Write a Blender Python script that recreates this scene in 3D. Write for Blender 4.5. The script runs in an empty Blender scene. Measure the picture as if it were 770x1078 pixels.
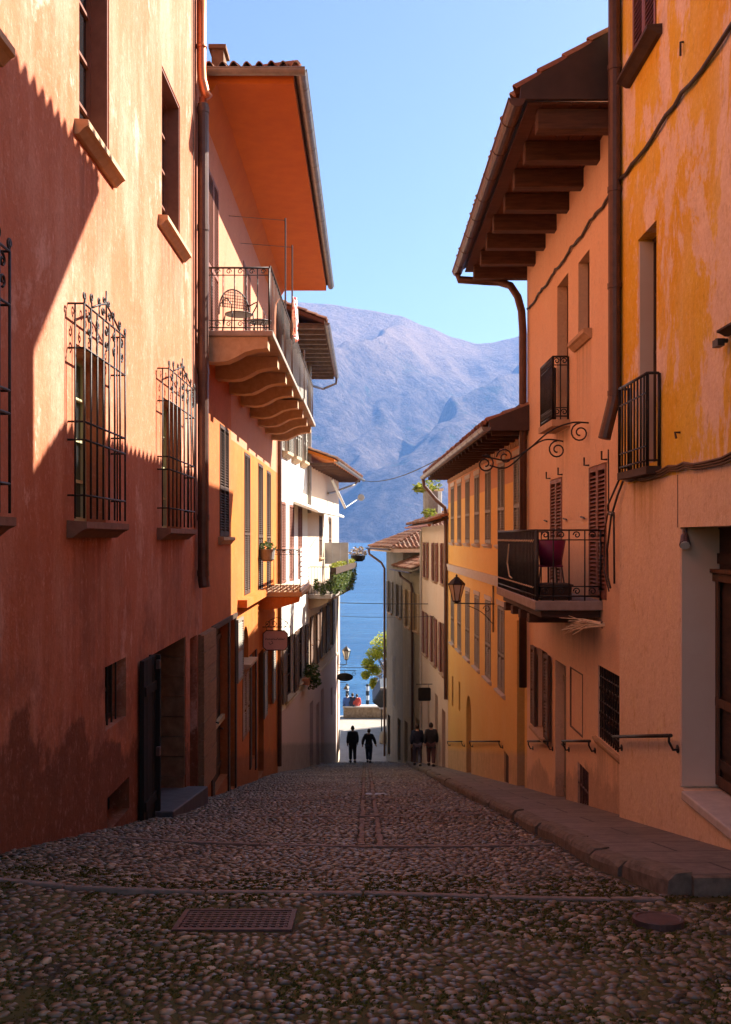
import bpy, bmesh, math, random
import numpy as np
from mathutils import Vector, Matrix, noise as mnoise

random.seed(7)
rng = np.random.default_rng(11)
scene = bpy.context.scene
COL = scene.collection
R = math.radians
PI = math.pi

# ------------------------------------------------------------------ node helpers
class NT:
    def __init__(s, name):
        s.m = bpy.data.materials.new(name); s.m.use_nodes = True
        s.t = s.m.node_tree
        s.b = s.t.nodes['Principled BSDF']
        s.out = s.t.nodes['Material Output']
        s._pos = None
    def n(s, typ, **kw):
        nd = s.t.nodes.new(typ)
        for k, v in kw.items(): setattr(nd, k, v)
        return nd
    def link(s, a, b): s.t.links.new(a, b)
    def val(s, sock, v):
        if hasattr(v, 'is_output') or isinstance(v, bpy.types.NodeSocket): s.link(v, sock)
        else: sock.default_value = v
    @property
    def pos(s):
        if s._pos is None: s._pos = s.n('ShaderNodeNewGeometry').outputs['Position']
        return s._pos
    def scaled(s, v, sc, off=(0, 0, 0)):
        m = s.n('ShaderNodeMapping'); s.link(v, m.inputs['Vector'])
        m.inputs['Scale'].default_value = sc; m.inputs['Location'].default_value = off
        return m.outputs[0]
    def noise(s, scale, detail=5, rough=.55, vec=None, dist=0.0):
        nd = s.n('ShaderNodeTexNoise'); s.link(vec or s.pos, nd.inputs['Vector'])
        nd.inputs['Scale'].default_value = scale; nd.inputs['Detail'].default_value = detail
        nd.inputs['Roughness'].default_value = rough; nd.inputs['Distortion'].default_value = dist
        return nd.outputs['Fac']
    def ramp(s, fac, stops, interp='LINEAR'):
        r = s.n('ShaderNodeValToRGB'); s.link(fac, r.inputs['Fac'])
        e = r.color_ramp.elements; r.color_ramp.interpolation = interp
        while len(e) < len(stops): e.new(0.5)
        for i, (p, c) in enumerate(stops):
            e[i].position = p
            e[i].color = (c, c, c, 1) if isinstance(c, (int, float)) else (*c, 1)
        return r.outputs['Color']
    def mix(s, fac, a, b, blend='MIX'):
        m = s.n('ShaderNodeMix', data_type='RGBA', blend_type=blend)
        s.val(m.inputs[0], fac)
        for i, v in ((6, a), (7, b)):
            if isinstance(v, tuple): v = (*v, 1) if len(v) == 3 else v
            s.val(m.inputs[i], v)
        return m.outputs[2]
    def math(s, op, a, b=0.0, clamp=False):
        m = s.n('ShaderNodeMath', operation=op, use_clamp=clamp)
        s.val(m.inputs[0], a); s.val(m.inputs[1], b)
        return m.outputs[0]
    def sep(s, v):
        nd = s.n('ShaderNodeSeparateXYZ'); s.link(v, nd.inputs[0]); return nd.outputs
    def bump(s, h, strength=.3, dist=.02, prev=None):
        b = s.n('ShaderNodeBump'); s.link(h, b.inputs['Height'])
        b.inputs['Strength'].default_value = strength; b.inputs['Distance'].default_value = dist
        if prev: s.link(prev, b.inputs['Normal'])
        return b.outputs[0]
    def done(s, color, rough=.8, normal=None, metallic=0.0, spec=None):
        if isinstance(color, tuple): color = (*color, 1)
        s.val(s.b.inputs['Base Color'], color)
        s.val(s.b.inputs['Roughness'], rough)
        s.b.inputs['Metallic'].default_value = metallic
        if spec is not None: s.b.inputs['Specular IOR Level'].default_value = spec
        if normal: s.link(normal, s.b.inputs['Normal'])
        return s.m

def plaster(name, base, alt, light, streak=.5, patch=None, patch_amt=.5, plinth=None, zones=(), seed=0.0, bumpk=.35, wear=.35, drip_shade=False, top=None, stains=(), near=None, pdist=.3):
    """Painted lime plaster: blotches, rain streaks, worn spots, bare patches, paint zones split at a height."""
    T = NT(name)
    P = T.scaled(T.pos, (1, 1, 1), (seed, seed * 1.7, seed * .6))
    big = T.noise(.55, 6, .6, P)
    st = T.math('MULTIPLY', T.noise(1.0, 7, .66, T.scaled(P, (2.2, 2.2, .38))), T.ramp(T.noise(.42, 5, .6, T.scaled(P, (1, 1, 1), (7, 1, 3))), [(.35, .72), (.62, 1.12)]))
    mid = T.noise(3.2, 8, .68, P)
    fine = T.noise(26, 6, .65, P)
    c = T.mix(T.ramp(big, [(.36, 0), (.66, 1)]), base, alt)
    c = T.mix(T.math('MULTIPLY', T.ramp(st, [(.42, 0), (.68, 1)]), streak), c, light)
    if patch:
        pm = T.noise(.85, 12, .74, T.scaled(P, (1.1, 1.1, .62)), pdist)
        lo = .64 - .16 * patch_amt
        c = T.mix(T.ramp(pm, [(lo, 0), (lo + .045, 1)]), c, T.mix(T.ramp(mid, [(.35, 0), (.7, 1)]), patch, tuple(min(1, v * 1.22) for v in patch)))
    for (z, colr, amp) in zones:                      # below z a different paint
        zz = T.math('ADD', T.sep(T.pos)[2], T.math('MULTIPLY', T.math('SUBTRACT', mid, .5), amp))
        c = T.mix(T.math('LESS_THAN', zz, z), c, T.mix(T.math('MULTIPLY', T.ramp(st, [(.35, 0), (.75, 1)]), .5), colr, tuple(v * .86 for v in colr)))
    c = T.mix(T.math('MULTIPLY', T.ramp(T.noise(1.7, 10, .75, P), [(.55, 0), (.72, 1)]), wear), c, tuple(min(1, v * 1.15 + .05) for v in light))
    c = T.mix(T.math('MULTIPLY', T.ramp(T.noise(5.5, 8, .75, T.scaled(P, (1, 1, .5))), [(.57, 0), (.66, 1)]), wear * .8), c, tuple(v * .62 for v in base))
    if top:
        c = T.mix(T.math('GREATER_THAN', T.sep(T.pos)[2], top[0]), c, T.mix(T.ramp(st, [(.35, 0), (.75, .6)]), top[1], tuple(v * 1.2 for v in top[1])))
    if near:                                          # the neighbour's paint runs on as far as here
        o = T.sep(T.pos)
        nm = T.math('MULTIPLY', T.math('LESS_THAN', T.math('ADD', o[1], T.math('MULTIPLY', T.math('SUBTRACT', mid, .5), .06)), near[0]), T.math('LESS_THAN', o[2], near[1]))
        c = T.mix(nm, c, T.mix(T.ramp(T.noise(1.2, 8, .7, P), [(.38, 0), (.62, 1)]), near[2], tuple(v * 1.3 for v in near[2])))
    for (a, b, zt, ln) in stains:                     # run-off below a sill
        o = T.sep(T.pos)
        m = T.math('SUBTRACT', 1.0, T.math('ABSOLUTE', T.math('DIVIDE', T.math('SUBTRACT', o[1], (a + b) / 2), (b - a) / 2)))
        m = T.math('MULTIPLY', m, 5.0, True)
        q = T.math('DIVIDE', T.math('SUBTRACT', o[2], zt - ln), ln, True)
        m = T.math('MULTIPLY', T.math('MULTIPLY', m, q), T.math('LESS_THAN', o[2], zt))
        m = T.math('MULTIPLY', m, T.ramp(T.noise(1.0, 6, .7, T.scaled(P, (7, 7, .18))), [(.40, .15), (.60, 1)]))
        c = T.mix(T.math('MULTIPLY', m, .72), c, tuple(v * .42 for v in base))
    if drip_shade:                                          # rusty run-off and blotches, with shade painted in towards the ground
        dn = T.noise(1.0, 7, .7, T.scaled(P, (5.0, 5.0, .22)))
        low = T.ramp(T.math('MULTIPLY', T.math('SUBTRACT', .3, T.sep(T.pos)[2]), .5, True), [(0, .1), (1, 1)])
        c = T.mix(T.math('MULTIPLY', T.math('MULTIPLY', T.ramp(dn, [(.47, 0), (.62, 1)]), low), .62), c, (.40, .14, .045))
        c = T.mix(T.math('MULTIPLY', T.math('MULTIPLY', T.ramp(T.noise(1.3, 9, .72, P), [(.48, 0), (.60, 1)]), low), .72), c, (.22, .085, .055))
        c = T.mix(T.math('MULTIPLY', T.math('MULTIPLY', T.ramp(T.noise(2.3, 12, .78, T.scaled(P, (1, 1, .7), (4, 9, 2))), [(.52, 0), (.60, 1)]), low), .5), c, (.52, .25, .15))
    if plinth:
        colr, h, amp, s0, sl = plinth
        o = T.sep(T.pos)
        hh = T.math('ADD', o[2], T.math('MULTIPLY', o[1], sl))
        hh = T.math('ADD', hh, T.math('MULTIPLY', T.math('SUBTRACT', T.noise(1.1, 7, .65, P), .5), amp))
        c = T.mix(T.ramp(T.math('SUBTRACT', T.math('ADD', hh, 10.0), -s0 + h + 9.5, True), [(.40, .85), (.56, 0)]), c, T.mix(T.ramp(mid, [(.35, 0), (.7, 1)]), colr, tuple(v * 1.5 for v in colr)))
    c = T.mix(T.ramp(fine, [(.3, .0), (.75, .42)]), c, tuple(v * .66 for v in base))
    c = T.mix(T.math('MULTIPLY', T.ramp(T.noise(9, 9, .8, T.scaled(P, (1, 1, .7))), [(.55, 0), (.68, 1)]), .55 * (wear + .35)), c, tuple(v * .42 for v in base))
    c = T.mix(T.math('MULTIPLY', T.ramp(T.noise(12, 9, .8, T.scaled(P, (1.1, 1.1, .8), (5, 2, 8))), [(.54, 0), (.66, 1)]), .5 * (wear + .3)), c, tuple(min(1, v * 1.12 + .10) for v in light))
    h = T.math('ADD', T.math('MULTIPLY', mid, 1.0), T.math('MULTIPLY', fine, .45))
    return T.done(c, .88, T.bump(h, bumpk * 1.3, .03), spec=.25)

def simple(name, c1, c2, scale=8, rough=.7, bumpk=.2, stretch=(1, 1, 1), metallic=0, spec=.4, detail=6, dist=.01):
    T = NT(name)
    v = T.scaled(T.pos, stretch)
    f = T.noise(scale, detail, .62, v)
    c = T.mix(T.ramp(f, [(.32, 0), (.7, 1)]), c1, c2)
    return T.done(c, rough, T.bump(f, bumpk, dist), metallic, spec)

def rnd_mat(name, stops, rough=.6, fine=30, bumpk=.15, spec=.4):
    """colour picked per piece from the point attribute rnd (one stone, one leaf, one tile)"""
    T = NT(name)
    a = T.n('ShaderNodeAttribute', attribute_name='rnd')
    c = T.ramp(a.outputs['Fac'], stops)
    f = T.noise(fine, 4, .6)
    c = T.mix(T.ramp(f, [(.3, .0), (.8, .45)]), c, (.02, .018, .016))
    return T.done(c, rough, T.bump(f, bumpk, .006), spec=spec)

M = {}
SL = .215
M['red_plaster'] = plaster('red_plaster', (.49, .145, .062), (.57, .205, .112), (.69, .37, .27), .62, patch=(.65, .36, .275), patch_amt=.42, stains=((9.5, 10.9, .02, 2.6), (5.9, 7.4, .02, 2.2), (13.6, 15.3, .02, 1.8), (9.7, 11.0, 4.05, 1.3), (13.6, 15.2, 4.4, 1.3)), plinth=((.12, .040, .018), .95, 2.4, .95, SL), seed=3, wear=.34, drip_shade=True)  # dark plinth and low blotches also paint in shade near the ground
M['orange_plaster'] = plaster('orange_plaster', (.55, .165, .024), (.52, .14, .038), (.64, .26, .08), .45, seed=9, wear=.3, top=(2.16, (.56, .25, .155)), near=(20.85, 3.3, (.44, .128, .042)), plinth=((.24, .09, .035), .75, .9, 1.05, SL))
M['white_plaster'] = plaster('white_plaster', (.80, .74, .66), (.74, .66, .57), (.84, .80, .74), .3, seed=13, wear=.2)
M['pink_plaster'] = plaster('pink_plaster', (.72, .56, .42), (.68, .50, .36), (.76, .62, .48), .3, zones=((-6.0, (.72, .52, .50), .02),), plinth=((.26, .22, .21), 1.0, .1, 1.05, SL), seed=15, wear=.2)
M['ochre_plaster'] = plaster('ochre_plaster', (.82, .45, .018), (.87, .62, .085), (.87, .70, .36), .55, patch=(.84, .68, .56), patch_amt=.88, zones=((.62, (.88, .69, .53), .03),), stains=((9.8, 10.9, .66, .8), (6.3, 7.9, 1.6, .9)), seed=21, bumpk=.38, wear=.45)
M['salmon_plaster'] = plaster('salmon_plaster', (.87, .61, .40), (.84, .54, .335), (.88, .67, .48), .4, stains=((13.2, 14.2, 2.78, 1.2), (14.6, 15.7, 1.7, 1.0), (12.6, 16.3, -1.05, .9), (11.5, 13.0, -2.8, 1.0)), plinth=((.40, .28, .20), .45, 1.6, .92, SL), seed=27, wear=.26)
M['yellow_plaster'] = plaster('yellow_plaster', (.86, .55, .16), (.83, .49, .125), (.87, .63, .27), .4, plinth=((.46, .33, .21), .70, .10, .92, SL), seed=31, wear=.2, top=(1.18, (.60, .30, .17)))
M['cream_plaster'] = plaster('cream_plaster', (.78, .60, .44), (.74, .54, .37), (.80, .67, .53), .3, seed=37, wear=.3)
M['rough_stone_wall'] = plaster('rough_stone_wall', (.34, .27, .17), (.26, .215, .15), (.44, .37, .26), .5, seed=41, bumpk=.8, wear=.5)
M['grey_plaster'] = plaster('grey_plaster', (.26, .23, .185), (.19, .175, .15), (.36, .32, .26), .7, seed=45, wear=.4)
M['soffit_orange'] = simple('soffit_orange', (.56, .145, .008), (.48, .115, .006), 2.2, .85, .15)
M['jamb_stone'] = simple('jamb_stone', (.15, .08, .042), (.26, .15, .085), 6, .9, .5)
M['grey_render'] = simple('grey_render', (.80, .58, .42), (.84, .64, .48), 2.5, .9, .15)
M['sill_stone'] = simple('sill_stone', (.44, .29, .165), (.55, .38, .235), 9, .85, .4)
M['brown_sill'] = simple('brown_sill', (.20, .10, .065), (.28, .15, .10), 9, .85, .4)
M['dark_stone'] = simple('dark_stone', (.11, .09, .066), (.24, .195, .15), 11, .9, .7)
M['strip_stone'] = simple('strip_stone', (.17, .135, .11), (.30, .24, .20), 14, .85, .6)
M['pale_stone'] = simple('pale_stone', (.50, .45, .40), (.62, .56, .50), 10, .85, .35)
M['slab_stone'] = simple('slab_stone', (.30, .24, .20), (.40, .33, .28), 7, .85, .4)
M['slate'] = simple('slate', (.055, .055, .065), (.11, .105, .115), 6, .65, .3)
M['brown_wood'] = simple('brown_wood', (.085, .042, .024), (.15, .078, .042), 5, .7, .4, (6, 6, .6))
M['dark_wood'] = simple('dark_wood', (.04, .021, .014), (.085, .045, .027), 5, .75, .4, (1, 1, 4))
M['beam_wood'] = simple('beam_wood', (.062, .028, .017), (.125, .06, .034), 5, .75, .5, (.7, 5, 5))
M['board_wood'] = simple('board_wood', (.095, .036, .018), (.15, .058, .030), 5, .75, .3, (.8, 6, 4))
M['plank_door'] = simple('plank_door', (.22, .12, .06), (.32, .185, .10), 4, .7, .4, (5, .7, 5))
M['red_brown_paint'] = simple('red_brown_paint', (.21, .075, .045), (.27, .11, .07), 7, .6, .15)
M['rafter_wood'] = simple('rafter_wood', (.11, .075, .055), (.19, .13, .10), 6, .8, .4)
M['grey_paint'] = simple('grey_paint', (.22, .19, .15), (.29, .255, .20), 8, .65, .15)
M['tan_paint'] = simple('tan_paint', (.42, .29, .14), (.50, .36, .20), 8, .65, .15)
M['olive_paint'] = simple('olive_paint', (.52, .50, .27), (.6, .57, .34), 8, .55, .1)
M['white_paint'] = simple('white_paint', (.72, .69, .63), (.80, .77, .72), 8, .6, .1)
M['iron'] = simple('iron', (.018, .016, .016), (.05, .036, .03), 22, .5, .25, metallic=.3, spec=.5)
M['rail_iron'] = simple('rail_iron', (.095, .07, .062), (.15, .11, .095), 18, .55, .2, metallic=.2)
M['brown_pipe'] = simple('brown_pipe', (.085, .045, .034), (.13, .072, .052), 7, .42, .08, metallic=.35)
M['grey_gutter'] = simple('grey_gutter', (.20, .165, .14), (.30, .25, .21), 7, .45, .1, metallic=.5)
M['copper'] = simple('copper', (.50, .15, .065), (.60, .22, .10), 5, .35, .05, metallic=.6)
M['flashing'] = simple('flashing', (.055, .035, .03), (.085, .052, .044), 3, .5, .08, metallic=.3)
M['rust_iron'] = simple('rust_iron', (.10, .06, .05), (.17, .10, .085), 16, .6, .3, metallic=.4)
M['cable'] = simple('cable', (.03, .024, .022), (.06, .045, .04), 30, .6, .1)
M['brown_iron'] = simple('brown_iron', (.05, .032, .027), (.085, .056, .046), 18, .6, .2)
M['lead_cable'] = simple('lead_cable', (.12, .075, .05), (.17, .11, .08), 30, .7, .1)
M['screen'] = simple('screen', (.045, .025, .018), (.075, .045, .03), 60, .85, .4)
M['purple_plastic'] = simple('purple_plastic', (.20, .014, .06), (.25, .02, .08), 4, .4, .02)
M['straw'] = simple('straw', (.62, .46, .26), (.76, .62, .40), 30, .8, .2)
M['terracotta'] = simple('terracotta', (.42, .16, .07), (.5, .22, .11), 12, .8, .2)
M['pot_grey'] = simple('pot_grey', (.20, .18, .17), (.28, .26, .24), 12, .7, .2)
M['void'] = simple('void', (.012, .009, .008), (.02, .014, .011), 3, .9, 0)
M['skin'] = simple('skin', (.52, .30, .21), (.58, .35, .25), 12, .55, .05)
M['hair_dark'] = simple('hair_dark', (.022, .014, .010), (.045, .028, .018), 40, .6, .3)
M['cloth_black'] = simple('cloth_black', (.022, .022, .027), (.042, .042, .05), 20, .9, .3)
M['cloth_navy'] = simple('cloth_navy', (.02, .026, .05), (.035, .045, .08), 20, .9, .3)
M['denim'] = simple('denim', (.10, .10, .14), (.15, .15, .20), 25, .9, .3)
M['cloth_maroon'] = simple('cloth_maroon', (.10, .045, .05), (.15, .07, .07), 25, .9, .3)
M['cloth_red'] = simple('cloth_red', (.42, .05, .04), (.5, .08, .06), 20, .85, .2)
M['cloth_blue'] = simple('cloth_blue', (.05, .10, .28), (.07, .14, .34), 20, .85, .2)
M['shoe'] = simple('shoe', (.03, .026, .025), (.06, .05, .045), 20, .6, .1)
M['sign_pink'] = simple('sign_pink', (.70, .47, .44), (.76, .55, .50), 9, .6, .05)
M['grey_panel'] = simple('grey_panel', (.42, .42, .42), (.5, .5, .5), 3, .5, .03)
M['lamp_glass'] = simple('lamp_glass', (.62, .60, .52), (.7, .68, .6), 5, .15, .02)
M['awning_cloth'] = simple('awning_cloth', (.74, .67, .54), (.8, .74, .62), 12, .8, .1)
M['dark_awning'] = simple('dark_awning', (.05, .06, .075), (.09, .10, .12), 6, .7, .1)
M['parapet'] = simple('parapet', (.20, .13, .08), (.36, .26, .17), 6, .9, .8, dist=.03)
def leaf_mat(name, stops, amt=.5):
    T = NT(name)
    a = T.n('ShaderNodeAttribute', attribute_name='rnd'); c = T.ramp(a.outputs['Fac'], stops)
    T.done(c, .55, None, spec=.3)
    tr = T.n('ShaderNodeBsdfTranslucent'); T.link(c, tr.inputs['Color'])
    mx = T.n('ShaderNodeMixShader'); mx.inputs[0].default_value = amt
    T.link(T.b.outputs[0], mx.inputs[1]); T.link(tr.outputs[0], mx.inputs[2]); T.link(mx.outputs[0], T.out.inputs['Surface'])
    return T.m
M['tile'] = rnd_mat('tile', [(0, (.26, .11, .065)), (.35, (.38, .17, .10)), (.7, (.45, .26, .17)), (1, (.30, .20, .15))], .85, 14, .4, .2)
M['cobble'] = rnd_mat('cobble', [(0, (.052, .036, .021)), (.2, (.12, .083, .046)), (.42, (.22, .145, .076)), (.58, (.13, .105, .076)), (.76, (.28, .198, .108)), (.9, (.185, .138, .09)), (.97, (.40, .31, .185)), (1, (.52, .43, .29))], .36, 24, .3, .6)
M['moss'] = rnd_mat('moss', [(0, (.05, .046, .010)), (.5, (.10, .095, .018)), (1, (.16, .135, .03))], .9, 20, 0, .1)
M['leaf'] = leaf_mat('leaf', [(0, (.03, .055, .014)), (.5, (.07, .11, .025)), (1, (.15, .17, .04))], .4)
M['leaf_yellow'] = leaf_mat('leaf_yellow', [(0, (.26, .31, .02)), (.5, (.50, .50, .05)), (1, (.70, .62, .10))], .6)
M['leaf_fresh'] = leaf_mat('leaf_fresh', [(0, (.10, .14, .02)), (.5, (.22, .25, .03)), (1, (.38, .34, .06))], .45)
M['blossom'] = rnd_mat('blossom', [(0, (.22, .17, .10)), (.5, (.45, .35, .25)), (1, (.70, .56, .48))], .7, 8, 0, .3)
M['bark'] = simple('bark', (.09, .06, .04), (.15, .11, .08), 9, .9, .8)

def glass_mat():
    T = NT('window_glass')
    f = T.noise(1.3, 2, .5)
    return T.done((.018, .018, .02), .06, T.bump(f, .05, .02), spec=.7)
M['glass'] = glass_mat()
T = NT('patterned_cloth')
vv = T.n('ShaderNodeTexVoronoi'); T.link(T.pos, vv.inputs['Vector']); vv.inputs['Scale'].default_value = 11
M['patterned_cloth'] = T.done(T.ramp(vv.outputs['Distance'], [(.35, (.5, .04, .06)), (.45, (.75, .68, .64))]), .9)
T = NT('striped_pole')
zz = T.math('FRACT', T.math('MULTIPLY', T.sep(T.pos)[2], 1.55))
M['striped_pole'] = T.done(T.mix(T.math('LESS_THAN', zz, .5), (.7, .7, .68), (.02, .025, .03)), .5)

# ground sheet between the pebbles: dark earth with moss in the flatter foreground
T = NT('street_bed')
o = T.sep(T.pos)
moss = T.ramp(T.noise(1.4, 6, .65), [(.34, 0), (.52, 1)])
near = T.ramp(T.math('MULTIPLY', T.math('SUBTRACT', 8.6, o[1]), .4, True), [(0, .05), (1, 1)])
c = T.mix(T.ramp(T.noise(18, 6, .7), [(.3, 0), (.7, 1)]), (.024, .017, .010), (.055, .040, .024))
c = T.mix(T.math('MULTIPLY', T.math('MULTIPLY', moss, near), .95), c, (.085, .082, .018))
M['street_bed'] = T.done(c, .95, T.bump(T.noise(40, 5, .7), .5, .01))
T = NT('pavement_stone')
br = T.n('ShaderNodeTexBrick'); T.link(T.scaled(T.pos, (1, 1, 0)), br.inputs['Vector'])
br.inputs['Scale'].default_value = 1.0; br.inputs['Brick Width'].default_value = 1.3; br.inputs['Row Height'].default_value = .72
br.inputs['Mortar Size'].default_value = .014
br.inputs['Color1'].default_value = (.20, .168, .140, 1); br.inputs['Color2'].default_value = (.27, .228, .19, 1); br.inputs['Mortar'].default_value = (.04, .034, .028, 1)
f = T.noise(9, 7, .65)
c = T.mix(T.ramp(f, [(.3, 0), (.75, .7)]), br.outputs['Color'], (.085, .065, .058))
c = T.mix(T.ramp(T.noise(45, 6, .8), [(.52, 0), (.66, .6)]), c, (.26, .21, .185))
c = T.mix(T.ramp(T.noise(1.6, 6, .7), [(.5, 0), (.7, .6)]), c, (.10, .085, .07))
M['pavement'] = T.done(c, .75, T.bump(T.math('ADD', f, T.math('MULTIPLY', br.outputs['Fac'], -1.0)), .6, .02), spec=.4)
M['square'] = simple('square_paving', (.27, .235, .20), (.36, .315, .265), 1.5, .85, .2)

def lake_mat():
    T = NT('lake_water')
    w = T.noise(.22, 8, .7, T.scaled(T.pos, (.18, 1.0, 1)))
    w2 = T.noise(.02, 4, .5, T.scaled(T.pos, (.3, 1.0, 1)))
    c = T.mix(T.ramp(w2, [(.35, 0), (.65, 1)]), (.022, .085, .19), (.035, .12, .25))
    w3 = T.noise(.05, 7, .7, T.scaled(T.pos, (.12, 1.0, 1)))
    c = T.mix(T.ramp(w3, [(.40, 0), (.62, .55)]), c, (.06, .17, .31))
    return T.done(c, .2, T.bump(w3, .9, 4.0, T.bump(w, .9, 1.4)), spec=.5)
M['lake'] = lake_mat()

def mountain_mat():
    T = NT('mountain_forest')
    o = T.sep(T.pos)
    a = T.noise(.0035, 10, .68)
    b = T.noise(.03, 8, .75)
    g = T.noise(.011, 6, .6)
    c = T.mix(T.ramp(a, [(.38, 0), (.62, 1)]), (.045, .03, .024), (.135, .098, .076))
    c = T.mix(T.ramp(b, [(.42, 0), (.66, .8)]), c, (.20, .15, .12))
    c = T.mix(T.ramp(b, [(.30, .8), (.44, 0)]), c, (.045, .045, .035))
    c = T.mix(T.math('MULTIPLY', T.ramp(g, [(.60, 0), (.66, 1)]), .8), c, (.035, .05, .028))
    top = T.math('ADD', T.math('MULTIPLY', o[2], .001), T.math('MULTIPLY', T.math('SUBTRACT', a, .5), .5))
    c = T.mix(T.ramp(top, [(.52, 0), (.76, .85)]), c, (.27, .175, .105))
    sp = T.noise(.085, 6, .85)
    c = T.mix(T.ramp(sp, [(.36, .7), (.50, 0)]), c, (.035, .03, .028))
    c = T.mix(T.ramp(sp, [(.58, 0), (.70, .5)]), c, (.27, .21, .165))
    h = T.math('ADD', T.noise(.05, 8, .75), T.math('MULTIPLY', T.noise(.012, 5, .6), 1.5))
    return T.done(c, .95, T.bump(h, .9, 20.0), spec=.1)
M['mountain'] = mountain_mat()

# ------------------------------------------------------------------ mesh helpers
class Fr:
    """a facade: d runs along the street, o out of the wall towards the street, z up"""
    def __init__(s, X0, d0, k, side):
        s.X0, s.d0, s.k, s.side = X0, d0, k, side
        L = math.hypot(1, k); s.n = (-side / L, side * k / L)
    def P(s, d, o, z): return (s.X0 + s.k * (d - s.d0) + o * s.n[0], d + o * s.n[1], z)
class World:
    def P(s, x, y, z): return (x, y, z)
WD = World()
class Cross:
    """frame across a facade: d = distance out of the wall, o = towards the camera"""
    def __init__(s, fr, d): s.fr, s.d = fr, d
    def P(s, a, o, z): return s.fr.P(s.d - o, a, z)

class MB:
    def __init__(s): s.v, s.f, s.r = [], [], []
    def add(s, vs, fs, r=None):
        b = len(s.v); s.v += [tuple(p) for p in vs]; s.f += [tuple(b + i for i in f) for f in fs]
        if r is None: r = random.random()
        s.r += [r] * len(vs)
    def box(s, fr, d0, d1, o0, o1, z0, z1, dz=0.0):
        """dz: drop of the far end (things that follow the slope)"""
        vs = [fr.P(d, o, z - (dz if d == d1 else 0)) for d in (d0, d1) for o in (o0, o1) for z in (z0, z1)]
        s.add(vs, [(0, 1, 3, 2), (4, 6, 7, 5), (0, 4, 5, 1), (2, 3, 7, 6), (0, 2, 6, 4), (1, 5, 7, 3)])
    def bar(s, a, b, w, h=None, up=(0, 0, 1)):
        a, b = Vector(a), Vector(b); h = h or w
        t = (b - a).normalized(); u = Vector(up)
        if abs(t.dot(u)) > .98: u = Vector((1, 0, 0))
        x = t.cross(u).normalized() * w / 2; y = x.cross(t).normalized() * h / 2
        vs = [p + sx * x + sy * y for p in (a, b) for sx in (-1, 1) for sy in (-1, 1)]
        s.add(vs, [(0, 1, 3, 2), (4, 6, 7, 5), (0, 4, 5, 1), (2, 3, 7, 6), (0, 2, 6, 4), (1, 5, 7, 3)])
    def tube(s, path, r, n=6, cap=True):
        path = [Vector(p) for p in path]; m = len(path)
        rs = r if isinstance(r, (list, tuple)) else [r] * m
        vs, fs = [], []; prev = None
        for i, p in enumerate(path):
            t = (path[min(i + 1, m - 1)] - path[max(i - 1, 0)])
            t = t.normalized() if t.length > 1e-9 else Vector((0, 0, 1))
            if prev is None:
                u = Vector((0, 0, 1)) if abs(t.z) < .9 else Vector((1, 0, 0))
                x = t.cross(u).normalized()
            else:
                x = (prev - t * prev.dot(t))
                x = x.normalized() if x.length > 1e-6 else t.orthogonal().normalized()
            prev = x; y = t.cross(x)
            for k in range(n):
                a = 2 * PI * k / n; vs.append(p + (x * math.cos(a) + y * math.sin(a)) * rs[i])
        for i in range(m - 1):
            for k in range(n):
                fs.append((i * n + k, i * n + (k + 1) % n, (i + 1) * n + (k + 1) % n, (i + 1) * n + k))
        if cap: fs += [tuple(range(n))[::-1], tuple((m - 1) * n + k for k in range(n))]
        s.add(vs, fs)
    def lathe(s, c, prof, n=16):
        vs, fs = [], []
        for (r, z) in prof:
            for k in range(n):
                a = 2 * PI * k / n; vs.append((c[0] + r * math.cos(a), c[1] + r * math.sin(a), c[2] + z))
        for i in range(len(prof) - 1):
            for k in range(n):
                fs.append((i * n + k, i * n + (k + 1) % n, (i + 1) * n + (k + 1) % n, (i + 1) * n + k))
        fs += [tuple(range(n))[::-1], tuple((len(prof) - 1) * n + k for k in range(n))]
        s.add(vs, fs)
    def prism(s, fr, pts, d0, d1):
        """polygon in (o, z) run along d"""
        n = len(pts)
        vs = [fr.P(d, o, z) for d in (d0, d1) for (o, z) in pts]
        s.add(vs, [tuple(range(n))[::-1], tuple(range(n, 2 * n))] + [(i, (i + 1) % n, n + (i + 1) % n, n + i) for i in range(n)])
    def plate(s, fr, pts, o0, o1):
        """polygon in (d, z) with thickness along o"""
        n = len(pts)
        vs = [fr.P(d, o, z) for o in (o0, o1) for (d, z) in pts]
        s.add(vs, [tuple(range(n))[::-1], tuple(range(n, 2 * n))] + [(i, (i + 1) % n, n + (i + 1) % n, n + i) for i in range(n)])
    def build(s, name, mat, parent=None, smooth=False, rnd=False, origin=None, fix=True, bevel=0):
        me = bpy.data.meshes.new(name)
        if parent is not None:
            top = parent
            while top.parent: top = top.parent
            off = Vector(top.location)
        else:
            a = np.array(s.v); off = Vector(origin) if origin else Vector(((a[:, 0].min() + a[:, 0].max()) / 2, (a[:, 1].min() + a[:, 1].max()) / 2, a[:, 2].min()))
        me.from_pydata([(p[0] - off.x, p[1] - off.y, p[2] - off.z) for p in s.v], [], s.f)
        if fix and len(s.v) < 60000:
            bm = bmesh.new(); bm.from_mesh(me); bmesh.ops.recalc_face_normals(bm, faces=bm.faces); bm.to_mesh(me); bm.free()
        if rnd:
            at = me.attributes.new('rnd', 'FLOAT', 'POINT'); at.data.foreach_set('value', s.r)
        if smooth: me.polygons.foreach_set('use_smooth', [True] * len(me.polygons))
        me.materials.append(M[mat]); me.update()
        ob = bpy.data.objects.new(name, me); COL.objects.link(ob)
        if parent is not None: ob.parent = parent
        else: ob.location = off
        if bevel:
            b = ob.modifiers.new('bevel', 'BEVEL'); b.width = bevel; b.segments = 2; b.limit_method = 'ANGLE'
        return ob

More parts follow.
